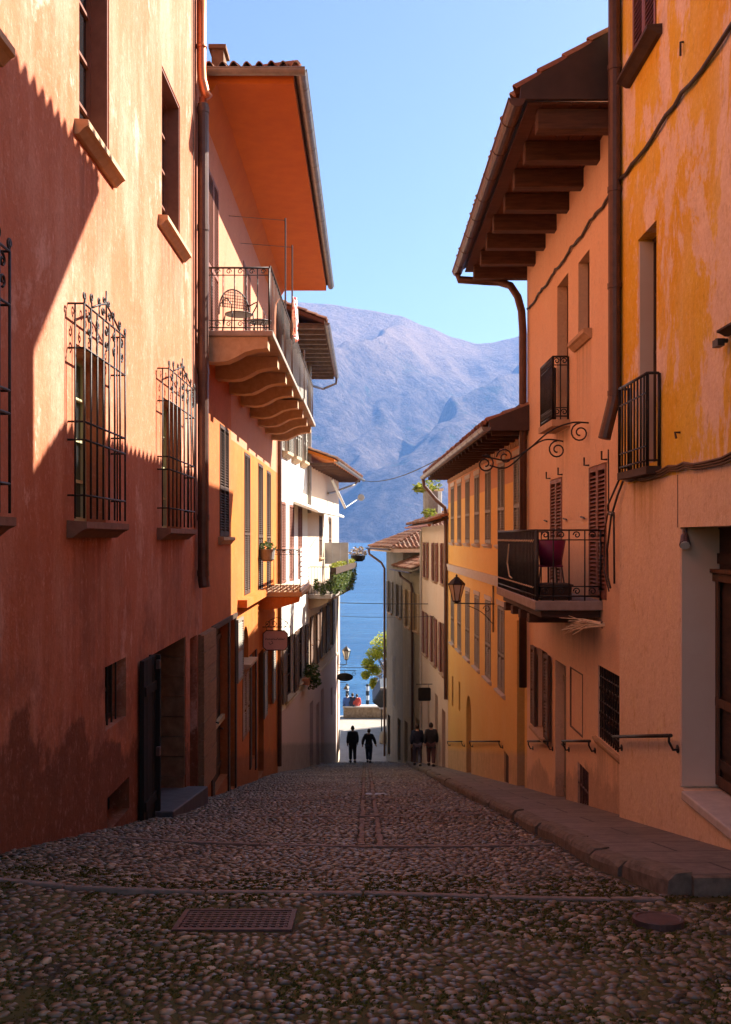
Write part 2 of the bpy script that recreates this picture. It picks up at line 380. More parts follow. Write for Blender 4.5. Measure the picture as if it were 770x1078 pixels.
def tag(o, label, cat, group=None):
    o['label'] = label; o['category'] = cat
    if group: o['group'] = group
    return o
def thing(name, loc, label, cat, group=None):
    o = bpy.data.objects.new(name, None); COL.objects.link(o); o.location = loc; o.empty_display_size = .2
    return tag(o, label, cat, group)
def struct(o, kind='structure'):
    o['kind'] = kind; return o

# ------------------------------------------------------------------ ground levels (metres below the lens)
YB = 6.35
def road_z(y):
    a = -(1.65 + .12 * y); b = -(1.05 + SL * y)
    z = min(a, b)
    if y > 50: z = -11.8
    return z
def pav_z(y): return -(.92 + SL * y) if y < 50 else -11.7
Lw = -2.95
def road_zx(x, y):
    z = road_z(y)
    if x < -1.6 and y < 14:                                   # the setts climb a little towards the red wall
        z += .16 * min(1, (-1.6 - x) / 1.2) * max(0, min(1, (11.5 - y) / 3.5))
    z += .018 * math.sin(x * 1.3 + y * .4) + .012 * math.sin(y * 1.1 - x * .7)
    return z

# ------------------------------------------------------------------ facade parts
def spiral(fr, d, o, z, r, turns=1.25, a0=0, sgn=1, n=16):
    return [fr.P(d + r * (1 - .75 * i / n) * math.cos(a0 + sgn * 2 * PI * turns * i / n), o, z + r * (1 - .75 * i / n) * math.sin(a0 + sgn * 2 * PI * turns * i / n)) for i in range(n + 1)]

def facade(root, fr, d0, d1, zb, zt, ops, mat, depth=5.0, name='wall', zb1=None):
    """outer shell of a house with real recesses for its openings"""
    if zb1 is None: zb1 = zb
    mb = MB()
    us = sorted({d0, d1, *[o[0] for o in ops], *[o[1] for o in ops]})
    zs = sorted({zb, zt, *[o[2] for o in ops], *[o[3] for o in ops]})
    us = [u for u in us if d0 <= u <= d1]; zs = [z for z in zs if zb <= z <= zt]
    idx = {}
    vs, fs = [], []
    def vid(u, z):
        if (u, z) not in idx: idx[(u, z)] = len(vs); vs.append(fr.P(u, 0, z))
        return idx[(u, z)]
    for i in range(len(us) - 1):
        for j in range(len(zs) - 1):
            uc, zc = (us[i] + us[i + 1]) / 2, (zs[j] + zs[j + 1]) / 2
            if any(o[0] < uc < o[1] and o[2] < zc < o[3] for o in ops): continue
            fs.append((vid(us[i], zs[j]), vid(us[i + 1], zs[j]), vid(us[i + 1], zs[j + 1]), vid(us[i], zs[j + 1])))
    for (a, b, z0, z1, dep) in [o[:5] for o in ops]:
        k = len(vs)
        vs += [fr.P(a, 0, z0), fr.P(b, 0, z0), fr.P(b, 0, z1), fr.P(a, 0, z1), fr.P(a, -dep, z0), fr.P(b, -dep, z0), fr.P(b, -dep, z1), fr.P(a, -dep, z1)]
        fs += [(k, k + 1, k + 5, k + 4), (k + 1, k + 2, k + 6, k + 5), (k + 2, k + 3, k + 7, k + 6), (k + 3, k, k + 4, k + 7)]
    k = len(vs)
    vs += [fr.P(d0, 0, zb), fr.P(d1, 0, zb), fr.P(d1, 0, zt), fr.P(d0, 0, zt), fr.P(d0, -depth, zb), fr.P(d1, -depth, zb), fr.P(d1, -depth, zt), fr.P(d0, -depth, zt)]
    fs += [(k, k + 3, k + 7, k + 4), (k + 1, k + 5, k + 6, k + 2), (k + 4, k + 7, k + 6, k + 5), (k + 3, k + 2, k + 6, k + 7)]
    mb.add(vs, fs)
    return mb.build(name, mat, root, fix=False)

def louvre(mb, fr, d0, d1, z0, z1, o0, o1, mid=None, pitch=.055, st=.05):
    """one louvred leaf"""
    mb.box(fr, d0, d0 + st, o0, o1, z0, z1); mb.box(fr, d1 - st, d1, o0, o1, z0, z1)
    rails = [(z0, z0 + .08), (z1 - .07, z1)] + ([(mid, mid + .07)] if mid else [])
    for a, b in rails: mb.box(fr, d0 + st, d1 - st, o0 + .002, o1 - .002, a, b)
    z = z0 + .10
    om = (o0 + o1) / 2; ow = (o1 - o0) * .42
    while z < z1 - .09:
        if not (mid and mid - .04 < z < mid + .08):
            vs = [fr.P(d, om + sx * ow, z + sx * -.018 + t) for d in (d0 + st, d1 - st) for sx in (-1, 1) for t in (0, .010)]
            mb.add(vs, [(0, 1, 3, 2), (4, 6, 7, 5), (0, 4, 5, 1), (2, 3, 7, 6), (0, 2, 6, 4), (1, 5, 7, 3)])
        z += pitch

def window(root, fr, op, style='casement', mat='brown_wood', sill=None, sh_mat=None, cols=2, rows=3, sill_mat='sill_stone', mid=True, slab=False):
    """window (frame) > pane, sill, shutter"""
    a, b, z0, z1, dep = op[:5]
    mb = MB(); of = -dep + .02
    t = .055
    mb.box(fr, a, a + t, of, of + .06, z0, z1); mb.box(fr, b - t, b, of, of + .06, z0, z1)
    mb.box(fr, a + t, b - t, of, of + .06, z0, z0 + t); mb.box(fr, a + t, b - t, of, of + .06, z1 - t, z1)
    if cols > 1: mb.box(fr, (a + b) / 2 - .045, (a + b) / 2 + .045, of - .002, of + .07, z0 + t, z1 - t)
    for r in range(1, rows):
        z = z0 + (z1 - z0) * r / rows
        mb.box(fr, a + t, (a + b) / 2 - .047 if cols > 1 else b - t, of, of + .045, z - .018, z + .018)
        if cols > 1: mb.box(fr, (a + b) / 2 + .047, b - t, of, of + .045, z - .018, z + .018)
    w = mb.build('window', mat, root)
    g = MB(); g.box(fr, a - .01, b + .01, -dep - .03, -dep + .03, z0 - .01, z1 + .01); g.build('pane', 'glass', w)
    if sill:
        ln0, ln1, pr, h = sill
        s = MB(); s.prism(fr, [(-dep * .6, z0 + .012), (pr, z0 - .01), (pr, z0 - h * .45), (pr * .72, z0 - h * .6), (pr * .3, z0 - h), (-.02, z0 - h)], ln0, ln1)
        s.build('sill', sill_mat, w)
    if style in ('closed', 'half'):
        m = (a + b) / 2; mz = z0 + (z1 - z0) * .42 if mid else None
        for (p, q) in ((a + .004, m - .004), (m + .004, b - .004)):
            s = MB(); louvre(s, fr, p, q, z0 + .015, z1 - .015, -.05, .015, mz); s.build('shutter', sh_mat or mat, w)
    if style == 'open':
        wd = (b - a) / 2
        for (p, q) in ((a - wd, a - .01), (b + .01, b + wd)):
            s = MB(); louvre(s, fr, p, q, z0, z1, .03, .075, z0 + (z1 - z0) * .45); s.build('shutter', sh_mat or mat, w)
    return w

def plank_door(root, fr, op, mat='dark_wood', planks=6, horiz=False, handle=True, glazed=False, o=None):
    a, b, z0, z1, dep = op[:5]
    mb = MB(); of = (-dep if o is None else o)
    if horiz:
        n = max(3, int((z1 - z0) / .28))
        for i in range(n):
            q0, q1 = z0 + (z1 - z0) * i / n, z0 + (z1 - z0) * (i + 1) / n
            mb.box(fr, a, b, of, of + .05 + .006 * (i % 2), q0 + .006, q1 - .006)
    else:
        n = max(2, planks)
        for i in range(n):
            p, q = a + (b - a) * i / n, a + (b - a) * (i + 1) / n
            mb.box(fr, p + .005, q - .005, of, of + .045 + .006 * (i % 2), z0, z1)
        for z in (z0 + .25, z1 - .3): mb.box(fr, a + .03, b - .03, of + .052, of + .075, z - .05, z + .05)
    mb.box(fr, a - .01, b + .01, of - .05, of - .002, z0 - .01, z1 + .01)
    d = mb.build('door', mat, root)
    if handle:
        h = MB(); zc = z0 + 1.0
        h.tube([fr.P(b - .12, of + .06, zc), fr.P(b - .12, of + .12, zc), fr.P(b - .24, of + .12, zc)], .013); h.build('handle', 'iron', d)
    return d

def void_panel(root, fr, op, mat='void', name='opening_back'):
    a, b, z0, z1, dep = op[:5]
    mb = MB(); mb.box(fr, a - .02, b + .02, -dep - .04, -dep + .004, z0 - .02, z1 + .02)
    return mb.build(name, mat, root)

def grille(win, fr, d0, d1, z0, z1, pr, rails, nb=7, crest=True):
    """forged cage in front of a window"""
    mb = MB(); r = .0115
    for z in rails:
        mb.tube([fr.P(d0, -.02, z), fr.P(d0, pr, z), fr.P(d1, pr, z), fr.P(d1, -.02, z)], r)
    for i in range(nb):
        d = d0 + (d1 - d0) * i / (nb - 1)
        mb.tube([fr.P(d, pr, z0), fr.P(d, pr, z1)], r)
    for d in (d0, d1):
        mb.tube([fr.P(d, pr * .45, z0), fr.P(d, pr * .45, rails[0] if False else z1 - .0)], r * .8)
    g = mb.build('grille', 'iron', win, smooth=True)
    if crest:
        c = MB(); L = d1 - d0; m = (d0 + d1) / 2
        top = z1
        c.tube([fr.P(m - L * .32, pr, top + .03), fr.P(m - L * .16, pr, top + .12), fr.P(m, pr, top + .19), fr.P(m + L * .16, pr, top + .12), fr.P(m + L * .32, pr, top + .03)], .012)
        c.tube([fr.P(m, pr, top), fr.P(m, pr, top + .33)], .01)
        for (q, zz, rr, a0, sg) in ((-.5, .10, .075, -PI / 2, 1), (-.34, .17, .075, -PI / 2, -1), (-.17, .22, .08, 0, -1), (-.06, .30, .06, -PI / 2, 1), (.06, .30, .06, -PI / 2, -1), (.17, .20, .08, PI, 1), (.34, .13, .075, -PI / 2, 1), (.5, .09, .07, -PI / 2, -1), (-.08, .10, .075, 0, 1), (.08, .10, .075, PI, -1)):
            c.tube(spiral(fr, m + q * L, pr, top + zz * .68, rr * .72, 1.2, a0, sg), .010, 5)
        for q in (-.5, -.34, -.17, .17, .34, .5): c.tube([fr.P(m + q * L, pr, top), fr.P(m + q * L, pr, top + .09)], .009, 5)
        for i in range(5):                                    # scrolls between the two top rails
            q = d0 + L * (i + .5) / 5
            c.tube(spiral(fr, q, pr, z1 - .11, .055, 1.1, PI / 2, 1 if i % 2 else -1), .011, 5)
            c.tube(spiral(fr, q, pr, z1 - .26, .055, 1.1, -PI / 2, -1 if i % 2 else 1), .011, 5)
        c.build('crest', 'iron', g, smooth=True)
    return g

def tiles(parent, p0, p1, sdir, length, lens=None, period=.215, row=.36, name='roof_tiles', h=.075):
    p0, p1, sd = Vector(p0), Vector(p1), Vector(sdir).normalized()
    ax = (p1 - p0); L = ax.length; ax.normalize()
    up = sd.cross(ax)
    if up.z < 0: up = -up
    mb = MB(); nc = max(1, int(L / period)); per = L / nc
    K = 8
    for c in range(nc):
        ln = lens((c + .5) * per) if lens else length
        nr = max(1, int(math.ceil(ln / row)))
        for r in range(nr):
            s0 = r * row; s1 = min(ln + .02, s0 + row + .05)
            if s1 <= s0 + .03: continue
            jit = random.uniform(-.012, .012); lift = random.uniform(.0, .014)
            if r == 0: s0 += random.uniform(-.03, .02)
            vs = []
            for s, dz in ((s0, .028 + lift), (s1, 0.0)):
                for k in range(K + 1):
                    t = k / K
                    z = math.sin(PI * t / .62) * h if t < .62 else -.022 * math.sin(PI * (t - .62) / .38)
                    vs.append(p0 + ax * (c * per + t * per + jit) + sd * s + up * (z + dz))
            fs = [(k, k + 1, K + 2 + k, K + 1 + k) for k in range(K)]
            mb.add(vs, fs)
    ob = mb.build(name, 'tile', parent, rnd=True, fix=False)
    sm = ob.modifiers.new('thick', 'SOLIDIFY'); sm.thickness = .016; sm.offset = -1
    return ob

def roof(root, fr, d0, d1, oe, ze, pitch, run, back=5.5, board='board_wood', t=.07, tile_len=None, tile=True):
    """pitched roof: boards as a thin gabled shell, tiles on the street slope"""
    ca, sa = math.cos(pitch), math.sin(pitch)
    rx, rz = oe - run, ze + run * math.tan(pitch)
    bx, bz = rx - run, ze
    mb = MB()
    mb.prism(fr, [(oe, ze), (oe, ze + t), (rx, rz + t), (rx, rz)], d0, d1)
    mb.prism(fr, [(rx - .001, rz), (rx - .001, rz + t), (bx, bz + t), (bx, bz)], d0, d1)
    rf = mb.build('roof', board, root)
    if tile:
        a = Vector(fr.P(d0, oe + .07, ze + t + .01)); b = Vector(fr.P(d1, oe + .07, ze + t + .01))
        s = Vector(fr.P(d0, oe - 1, ze + math.tan(pitch))) - Vector(fr.P(d0, oe, ze))
        tiles(rf, a, b, s, tile_len or run / ca)
    return rf

def gutter(root, fr, d0, d1, o, z, r=.075, mat='grey_gutter', name='gutter', collars=True):
    mb = MB(); n = 8
    for s in range(2):
        rr = r - s * .008
        vs = [fr.P(d, o + rr * math.cos(PI + PI * k / n), z + rr * math.sin(PI + PI * k / n)) for d in (d0, d1) for k in range(n + 1)]
        mb.add(vs, [(k, k + 1, n + 2 + k, n + 1 + k) for k in range(n)])
    for d in (d0, d1 - .01):
        mb.prism(fr, [(o + r * math.cos(PI + PI * k / n), z + r * math.sin(PI + PI * k / n)) for k in range(n + 1)], d, d + .01)
    mb.tube([fr.P(d0, o + r, z), fr.P(d1, o + r, z)], .012, 6)
    if collars:
        d = d0 + .6
        while d < d1:
            q = r + .006
            mb.prism(fr, [(o + q * math.cos(PI + PI * k / n), z + q * math.sin(PI + PI * k / n)) for k in range(n + 1)], d, d + .035); d += .9
    return mb.build(name, mat, root, fix=False, smooth=False)

def balustrade(root, fr, pts, z0, z1, mat='rail_iron', gap=.11, name='railing', r=.009, deco=False, top=.018):
    """pts: (d, o) corners; verticals between two rails"""
    mb = MB()
    for i in range(len(pts) - 1):
        (da, oa), (db, ob) = pts[i], pts[i + 1]
        for z, rr in ((z1, top), (z0 + .06, .012)) + (((z1 - .13, .009), (z0 + .19, .009)) if deco else ()):
            mb.tube([fr.P(da, oa, z), fr.P(db, ob, z)], rr)
        L = math.hypot(db - da, ob - oa); n = max(1, int(L / gap))
        for k in range(n + 1):
            q = k / n; d, o = da + (db - da) * q, oa + (ob - oa) * q
            mb.tube([fr.P(d, o, z0), fr.P(d, o, z1)], r if k not in (0, n) else r * 1.6)
            if deco and k < n:
                q = (k + .5) / n; d, o = da + (db - da) * q, oa + (ob - oa) * q
                cx = Cross(fr, d) if abs(db - da) < abs(ob - oa) else None
                for zc in (z1 - .065, z0 + .125):
                    if cx: mb.tube(spiral(cx, o, 0, zc, .05, 1.2, 0, 1), .009, 5)
                    else: mb.tube(spiral(fr, d, o, zc, .05, 1.2, 0, 1), .009, 5)
    return mb.build(name, mat, root, smooth=True)

def foliage(name, mat, parent, blobs, n, size, origin=None, flat=.5):
    """many leaf-sized faces spread through irregular clumps (x, y, z, rx, ry, rz)"""
    mb = MB()
    for _ in range(n):
        c = random.choice(blobs)
        while True:
            p = Vector((random.uniform(-1, 1), random.uniform(-1, 1), random.uniform(-1, 1)))
            if p.length < 1: break
        p = p * (.55 + .45 * random.random()) if random.random() < .5 else p.normalized() * random.uniform(.7, 1.05)
        q = Vector((c[0] + p.x * c[3], c[1] + p.y * c[4], c[2] + p.z * c[5]))
        a = Vector((random.gauss(0, 1), random.gauss(0, 1), random.gauss(0, 1) * flat)).normalized()
        b = a.cross(Vector((random.gauss(0, 1), random.gauss(0, 1), random.gauss(0, 1)))).normalized()
        s = size * random.uniform(.6, 1.35)
        mb.add([q - a * s, q - b * s * .45 + a * s * .1, q + a * s, q + b * s * .45 + a * s * .1], [(0, 1, 2, 3)])
    return mb.build(name, mat, parent, rnd=True, origin=origin, fix=False)

def base_of(fr, d0, d1):
    p = fr.P((d0 + d1) / 2, 0, 0); return (p[0], p[1], road_z((d0 + d1) / 2))

# ------------------------------------------------------------------ fields of the street
FL = Fr(Lw, 17.15, 0, -1)            # red and orange houses
F3 = Fr(Lw, 32.0, .0857, -1)         # white and pink houses, turning in
FR1 = Fr(3.05, 11.4, 0, 1)
FR2 = Fr(3.15, 11.4, 0, 1)
FR3 = Fr(3.15, 18.5, -.02, 1)
FR4 = Fr(2.86, 32.9, -.046, 1)
FR5 = Fr(2.46, 41.6, -.162, 1)

# ================================================================== RED HOUSE (nearest, left)
fr = FL
h = thing('red_house', base_of(fr, 2, 17), 'tall red plastered house with caged windows and patchy rain-streaked wall', 'house')
up_ops = [(6.45, 7.5, 3.93, 6.2, .28), (9.78, 10.92, 4.25, 6.5, .28), (13.75, 15.1, 4.6, 6.85, .28)]
gr_ops = [(6.15, 7.2, .17, 2.0, .30), (9.62, 10.78, .17, 1.98, .30), (13.75, 15.15, .14, 2.05, .30)]
sm_op = (10.75, 11.7, -2.2, -1.47, .25); vent_op = (10.85, 11.85, -3.38, -2.98, .25)
dr_op = (12.95, 15.6, -4.6, -1.62, .62)
sh_op = (15.95, 16.62, -4.7, -1.70, .25)
facade(h, fr, 1.0, 17.15, -5.6, 10.4, up_ops + gr_ops + [sm_op, vent_op, dr_op, sh_op], 'red_plaster', 6)
for i, op in enumerate(up_ops):
    sl = [(6.2, 7.62), (9.62, 11.12), (13.5, 15.35)][i]
    w = window(h, fr, op, 'plain', 'red_brown_paint', (sl[0], sl[1], .14, .155), cols=2, rows=4)
    j = MB()                                           # painted timber lining of the far jamb and head
    j.box(fr, op[1] - .035, op[1] - .002, -op[4] + .08, -.012, op[2] + .02, op[3] - .04); j.box(fr, op[0] + .002, op[0] + .035, -op[4] + .08, -.012, op[2] + .02, op[3] - .04)
    j.box(fr, op[0] + .002, op[1] - .002, -op[4] + .08, -.012, op[3] - .038, op[3] - .002); j.build('lining', 'red_brown_paint', w)
for i, op in enumerate(gr_ops):
    g0, g1 = [(5.9, 7.43), (9.4, 11.0), (13.45, 15.45)][i]
    w = window(h, fr, op, 'plain', 'olive_paint', (g0 - .03, g1 + .05, .20, .17), cols=2, rows=4, sill_mat='brown_sill')
    cz = op[2]
    grille(w, fr, g0, g1, cz + .02, 2.24 + .08 * i, .165, [.42, .97, 1.15, 1.82 + .06 * i, 2.24 + .08 * i], 8)
w = window(h, fr, sm_op, 'plain', 'dark_wood', None, cols=1, rows=2)
b = MB(); [b.tube([fr.P(10.75 + .95 * q / 5, -.08, -2.2), fr.P(10.75 + .95 * q / 5, -.08, -1.47)], .012) for q in range(1, 5)]; b.build('bars', 'iron', w)
void_panel(h, fr, vent_op, name='cellar_vent')
v = void_panel(h, fr, (14.9, 15.6, -4.6, -1.62, .62), 'dark_wood', 'doorway_back')
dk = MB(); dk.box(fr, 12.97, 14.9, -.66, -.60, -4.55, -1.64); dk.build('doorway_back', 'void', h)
jm = MB()
for i in range(9):                                    # rough stone lining of the far jamb
    z0 = -4.55 + i * .325; jm.box(fr, 15.54 - .02 * (i % 2) - .01 * random.random(), 15.598, -.58, -.006 - .02 * random.random(), z0 + .004, z0 + .318)
jm.build('jamb', 'jamb_stone', h)
lf = MB()
for i in range(4): lf.box(fr, 12.28 + .165 * i, 12.28 + .165 * i + .16, .03, .085 + .004 * (i % 2), -3.93 - .03 * i, -1.60)
for z in (-2.0, -3.5): lf.box(fr, 12.3, 12.92, .09, .112, z - .06, z + .06)
lf.box(fr, 12.93, 12.99, -.02, .15, -3.98, -1.6)
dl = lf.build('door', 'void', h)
for z in (-1.72, -2.9): hg = MB(); hg.box(fr, 12.86, 12.95, .112, .16, z - .06, z + .06); hg.build('hinge', 'rust_iron', dl)
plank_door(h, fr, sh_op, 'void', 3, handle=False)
pp = MB()
q = [fr.P(16.55, .12, z) for z in (-.70, 3.0, 7.55)]
pp.tube(q, .098, 12)
for z in (-.62, .35, 2.9, 5.4, 7.45): pp.tube([fr.P(16.55, .12, z - .05), fr.P(16.55, .12, z + .05)], .108, 12)
pp.tube([fr.P(16.55, .12, -.70), fr.P(16.53, .15, -.86)], .10, 12)
dp = pp.build('downpipe', 'brown_pipe', h, smooth=False)
cp = MB(); cp.tube([fr.P(16.5, .10, 10.3), fr.P(16.5, .10, 8.15), fr.P(16.5, .11, 7.95), fr.P(16.52, .16, 7.75), fr.P(16.54, .22, 7.66)], .085, 12)
cp.tube([fr.P(16.5, .10, 8.5), fr.P(16.5, .10, 8.56)], .094, 12); cp.tube([fr.P(16.55, .12, 7.0), fr.P(16.55, .12, 7.66)], .07, 10)
cp.build('upper_pipe', 'copper', dp, smooth=True)
cb = MB(); cb.tube([fr.P(16.1, .03, 10), fr.P(16.1, .03, 3.2), fr.P(16.05, .04, 2.6), fr.P(15.95, .03, 2.2), fr.P(16.1, .03, 1.2)], .013, 5); cb.build('conduit', 'lead_cable', h)
roof(h, fr, 1.0, 17.3, .9, 10.3, R(22), 4.2, tile_len=1.2)

o_ = MB(); o_.box(fr, 12.9, 15.75, -.58, .34, -4.9, -3.72, dz=.40)
tag(o_.build('doorstep', 'slate', None, bevel=.02), 'dark slate doorstep block below the open doorway of the red house', 'doorstep')

# ================================================================== ORANGE HOUSE with the long balcony
h = thing('orange_house', base_of(fr, 17.2, 32), 'orange house with deep orange soffit and a long corbelled balcony', 'house')
D1 = (17.75, 19.0, 3.76, 6.95, .25); D2 = (22.9, 24.3, 3.76, 6.7, .25); D3 = (27.2, 28.5, 3.76, 6.6, .25)
M1 = (19.2, 20.45, .02, 2.32, .26)
mids = [(23.1, 24.25, -1.42, 2.1, .22), (26.1, 27.25, -1.5, 2.07, .22), (28.35, 29.5, -1.5, 2.03, .22)]
G2 = (18.45, 20.3, -5.05, -1.78, .20); G3 = (20.55, 21.4, -5.6, -1.82, .28)
G4 = (22.85, 23.9, -3.02, -2.18, .25); G5 = (22.75, 24.1, -4.9, -3.25, .16); G6 = (24.5, 25.3, -5.8, -3.0, .28)
G7 = (26.1, 27.5, -6.75, -3.2, .3); G8 = (28.0, 29.7, -5.2, -3.3, .2)
G1 = (17.25, 18.15, -4.6, -1.72, .08)
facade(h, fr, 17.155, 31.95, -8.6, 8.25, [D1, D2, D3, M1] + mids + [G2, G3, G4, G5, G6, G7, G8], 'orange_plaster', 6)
for op in (D1, D2, D3): window(h, fr, op, 'closed', 'brown_wood', None, sh_mat='red_brown_paint')
window(h, fr, M1, 'half', 'dark_wood', (19.0, 20.65, .12, .16), sh_mat='dark_wood')
for op in mids: window(h, fr, op, 'closed', 'dark_wood', None, sh_mat='dark_wood')
plank_door(h, fr, (16.72, 18.1, -4.5, -1.72, .0), 'plank_door', horiz=True, o=.055)
for (a_, b_, z_) in ((18.14, 18.44, -5.1), (20.31, 20.54, -5.6), (21.41, 21.6, -5.7), (24.12, 24.48, -5.9), (25.32, 25.6, -6.2)):
    s = MB(); s.box(fr, a_, b_, -.02, .03, z_, -1.80 if a_ < 22 else -3.0); s.build('timber_post', 'dark_wood', h)
s = MB(); s.box(fr, 18.14, 21.6, -.02, .045, -1.80, -1.70); s.build('timber_lintel', 'dark_wood', h)
d = plank_door(h, fr, G2, 'dark_wood', 5)
s = MB(); s.box(fr, 18.47, 18.95, -.10, -.03, -3.75, -1.85); s.box(fr, 18.47, 20.28, -.13, -.05, -3.86, -3.76); s.build('panel', 'tan_paint', d)
void_panel(h, fr, G3); plank_door(h, fr, (20.56, 21.39, -5.6, -4.25, .2), 'dark_wood', 4, handle=False)
s = MB(); louvre(s, fr, 21.45, 22.4, -3.3, -1.86, .03, .08, -2.6); w4 = window(h, fr, G4, 'plain', 'dark_wood', (22.6, 24.1, .22, .16), cols=1, rows=2)
s.build('shutter', 'grey_paint', w4)
a = MB(); n = 12; m_ = (G4[0] + G4[1]) / 2; rr = (G4[1] - G4[0]) / 2                   # arched head
for sx in (-1, 1):
    pts = [(m_ + sx * rr, -2.18 + .002)] + [(m_ + sx * rr * math.cos(PI / 2 * k / n), -2.62 + .44 * math.sin(PI / 2 * k / n)) for k in range(n + 1)]
    a.plate(fr, [(max(G4[0] + .002, min(G4[1] - .002, p[0])), p[1] - .003) for p in pts], -.24, -.003)
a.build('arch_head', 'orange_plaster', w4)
window(h, fr, G5, 'closed', 'tan_paint', None, sh_mat='plank_door'); plank_door(h, fr, G6, 'void', 3, handle=False)
plank_door(h, fr, G7, 'void', 4); window(h, fr, G8, 'open', 'dark_wood', None, sh_mat='grey_paint', cols=2)
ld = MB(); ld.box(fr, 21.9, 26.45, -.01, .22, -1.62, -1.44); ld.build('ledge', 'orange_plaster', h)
# soffit with cove, gutter, tiled hip
so = MB()
so.prism(fr, [(0.0, 7.65), (.28, 8.14), (1.66, 8.14), (1.66, 8.32), (-.3, 8.32), (-.3, 7.65)], 17.02, 31.3)
so.build('soffit', 'soffit_orange', h)
EY0, EY1, EO, EZ = 16.98, 31.4, 1.72, 8.34
tp = math.tan(R(21))
rm = MB()
A, B_, C_, D_ = fr.P(EY0, EO, EZ), fr.P(EY1, EO, EZ), fr.P(EY1, -4, EZ), fr.P(EY0, -4, EZ)
r1, r2 = fr.P(EY0 + 3.6, EO - 3.6, EZ + 3.6 * tp), fr.P(EY1 - 3.6, EO - 3.6, EZ + 3.6 * tp)
r0 = fr.P(EY0 + 3.6, -4, EZ + 3.6 * tp); r3 = fr.P(EY1 - 3.6, -4, EZ + 3.6 * tp)
rm.add([A, B_, C_, D_, r1, r2, r0, r3], [(0, 1, 5, 4), (0, 4, 6, 3), (1, 2, 7, 5), (4, 5, 7, 6), (0, 3, 2, 1)])
rf = rm.build('roof', 'board_wood', h)
tiles(rf, fr.P(EY0 - .05, EO + .05, EZ + .03), fr.P(EY1, EO + .05, EZ + .03), Vector(fr.P(0, -1, tp)) - Vector(fr.P(0, 0, 0)), 3.8, lambda e: min(3.7, e * 1.06, max(.2, (EY1 - EY0 - e) * 1.06)))
tiles(rf, fr.P(EY0 - .05, EO + .05, EZ + .03), fr.P(EY0 - .05, 0.02, EZ + .03), Vector((0, 1, tp)), 3.8, lambda e: min(3.7, e * 1.06), name='roof_tiles')
hr = MB(); hr.tube([Vector(fr.P(EY0, EO, EZ + .1)), Vector(r1) + Vector((0, 0, .1))], .1, 8); hr.build('ridge', 'tile', rf, rnd=True)
ch = MB(); ch.box(fr, 17.45, 17.85, .12, .34, 8.4, 8.98); ch.box(fr, 17.40, 17.90, .07, .39, 8.98, 9.05); ch.build('chimney', 'jamb_stone', rf)
g = gutter(h, fr, EY0 - .1, EY1 + .05, EO + .08, EZ - .02, .10)
g2 = MB(); cx = Cross(fr, EY0)
gutter(h, cx, .12, EO + .16, .10, EZ - .02, .10, name='end_gutter', collars=False)
# long balcony: slab, corbels, railing, awning poles
bz = 3.66
b = MB(); b.box(fr, 16.75, 24.6, -.02, 1.32, bz - .10, bz); b.box(fr, 24.602, 30.2, -.02, 1.36, bz - .14, bz - .03)
bal = b.build('balcony', 'slab_stone', h, bevel=.02)
for i in range(8):
    d = 16.8 + i * 1.86
    c = MB(); zt = bz - (.105 if d < 24 else .145)
    c.prism(fr, [(-.02, zt), (1.22, zt), (1.22, zt - .20), (1.0, zt - .22), (.82, zt - .27), (.66, zt - .36), (.50, zt - .43), (.30, zt - .45), (-.02, zt - .42)], d, d + .34)
    c.build('corbel', 'sill_stone', bal)
balustrade(bal, fr, [(16.82, .02), (16.82, 1.24)], bz, bz + 1.12, 'iron', .20, 'end_railing', .011, True)
balustrade(bal, fr, [(16.82, 1.26), (24.5, 1.26), (30.1, 1.28)], bz - .02, bz + 1.14, 'brown_iron', .26, 'railing', .0065, False, .024)
for d, zt in ((20.5, 6.9), (22.4, 6.9), (26.8, 5.3)):
    po = MB(); po.tube([fr.P(d, 1.22, bz), fr.P(d, 1.22, zt)], .022, 6)
    if zt > 6: po.tube([fr.P(d, 1.22, 6.85), fr.P(d, .0, 6.95)], .008, 5)
    po.build('awning_pole', 'rail_iron', bal)
cl = MB()
n = 9; vs = []
for k in range(n):
    for z in (4.6, 5.0, 5.45):
        vs.append(fr.P(21.2 + .11 * k, 1.36 + .05 * math.sin(k * 1.9 + z * 3), z - .05 * abs(k - 4) * .3))
cl.add(vs, [(k * 3 + j, k * 3 + j + 1, k * 3 + j + 4, k * 3 + j + 3) for k in range(n - 1) for j in range(2)])
o_ = cl.build('hanging_cloth', 'patterned_cloth', None); sm = o_.modifiers.new('t', 'SOLIDIFY'); sm.thickness = .012
tag(o_, 'red and white patterned cloth hung over the long balcony railing', 'cloth')

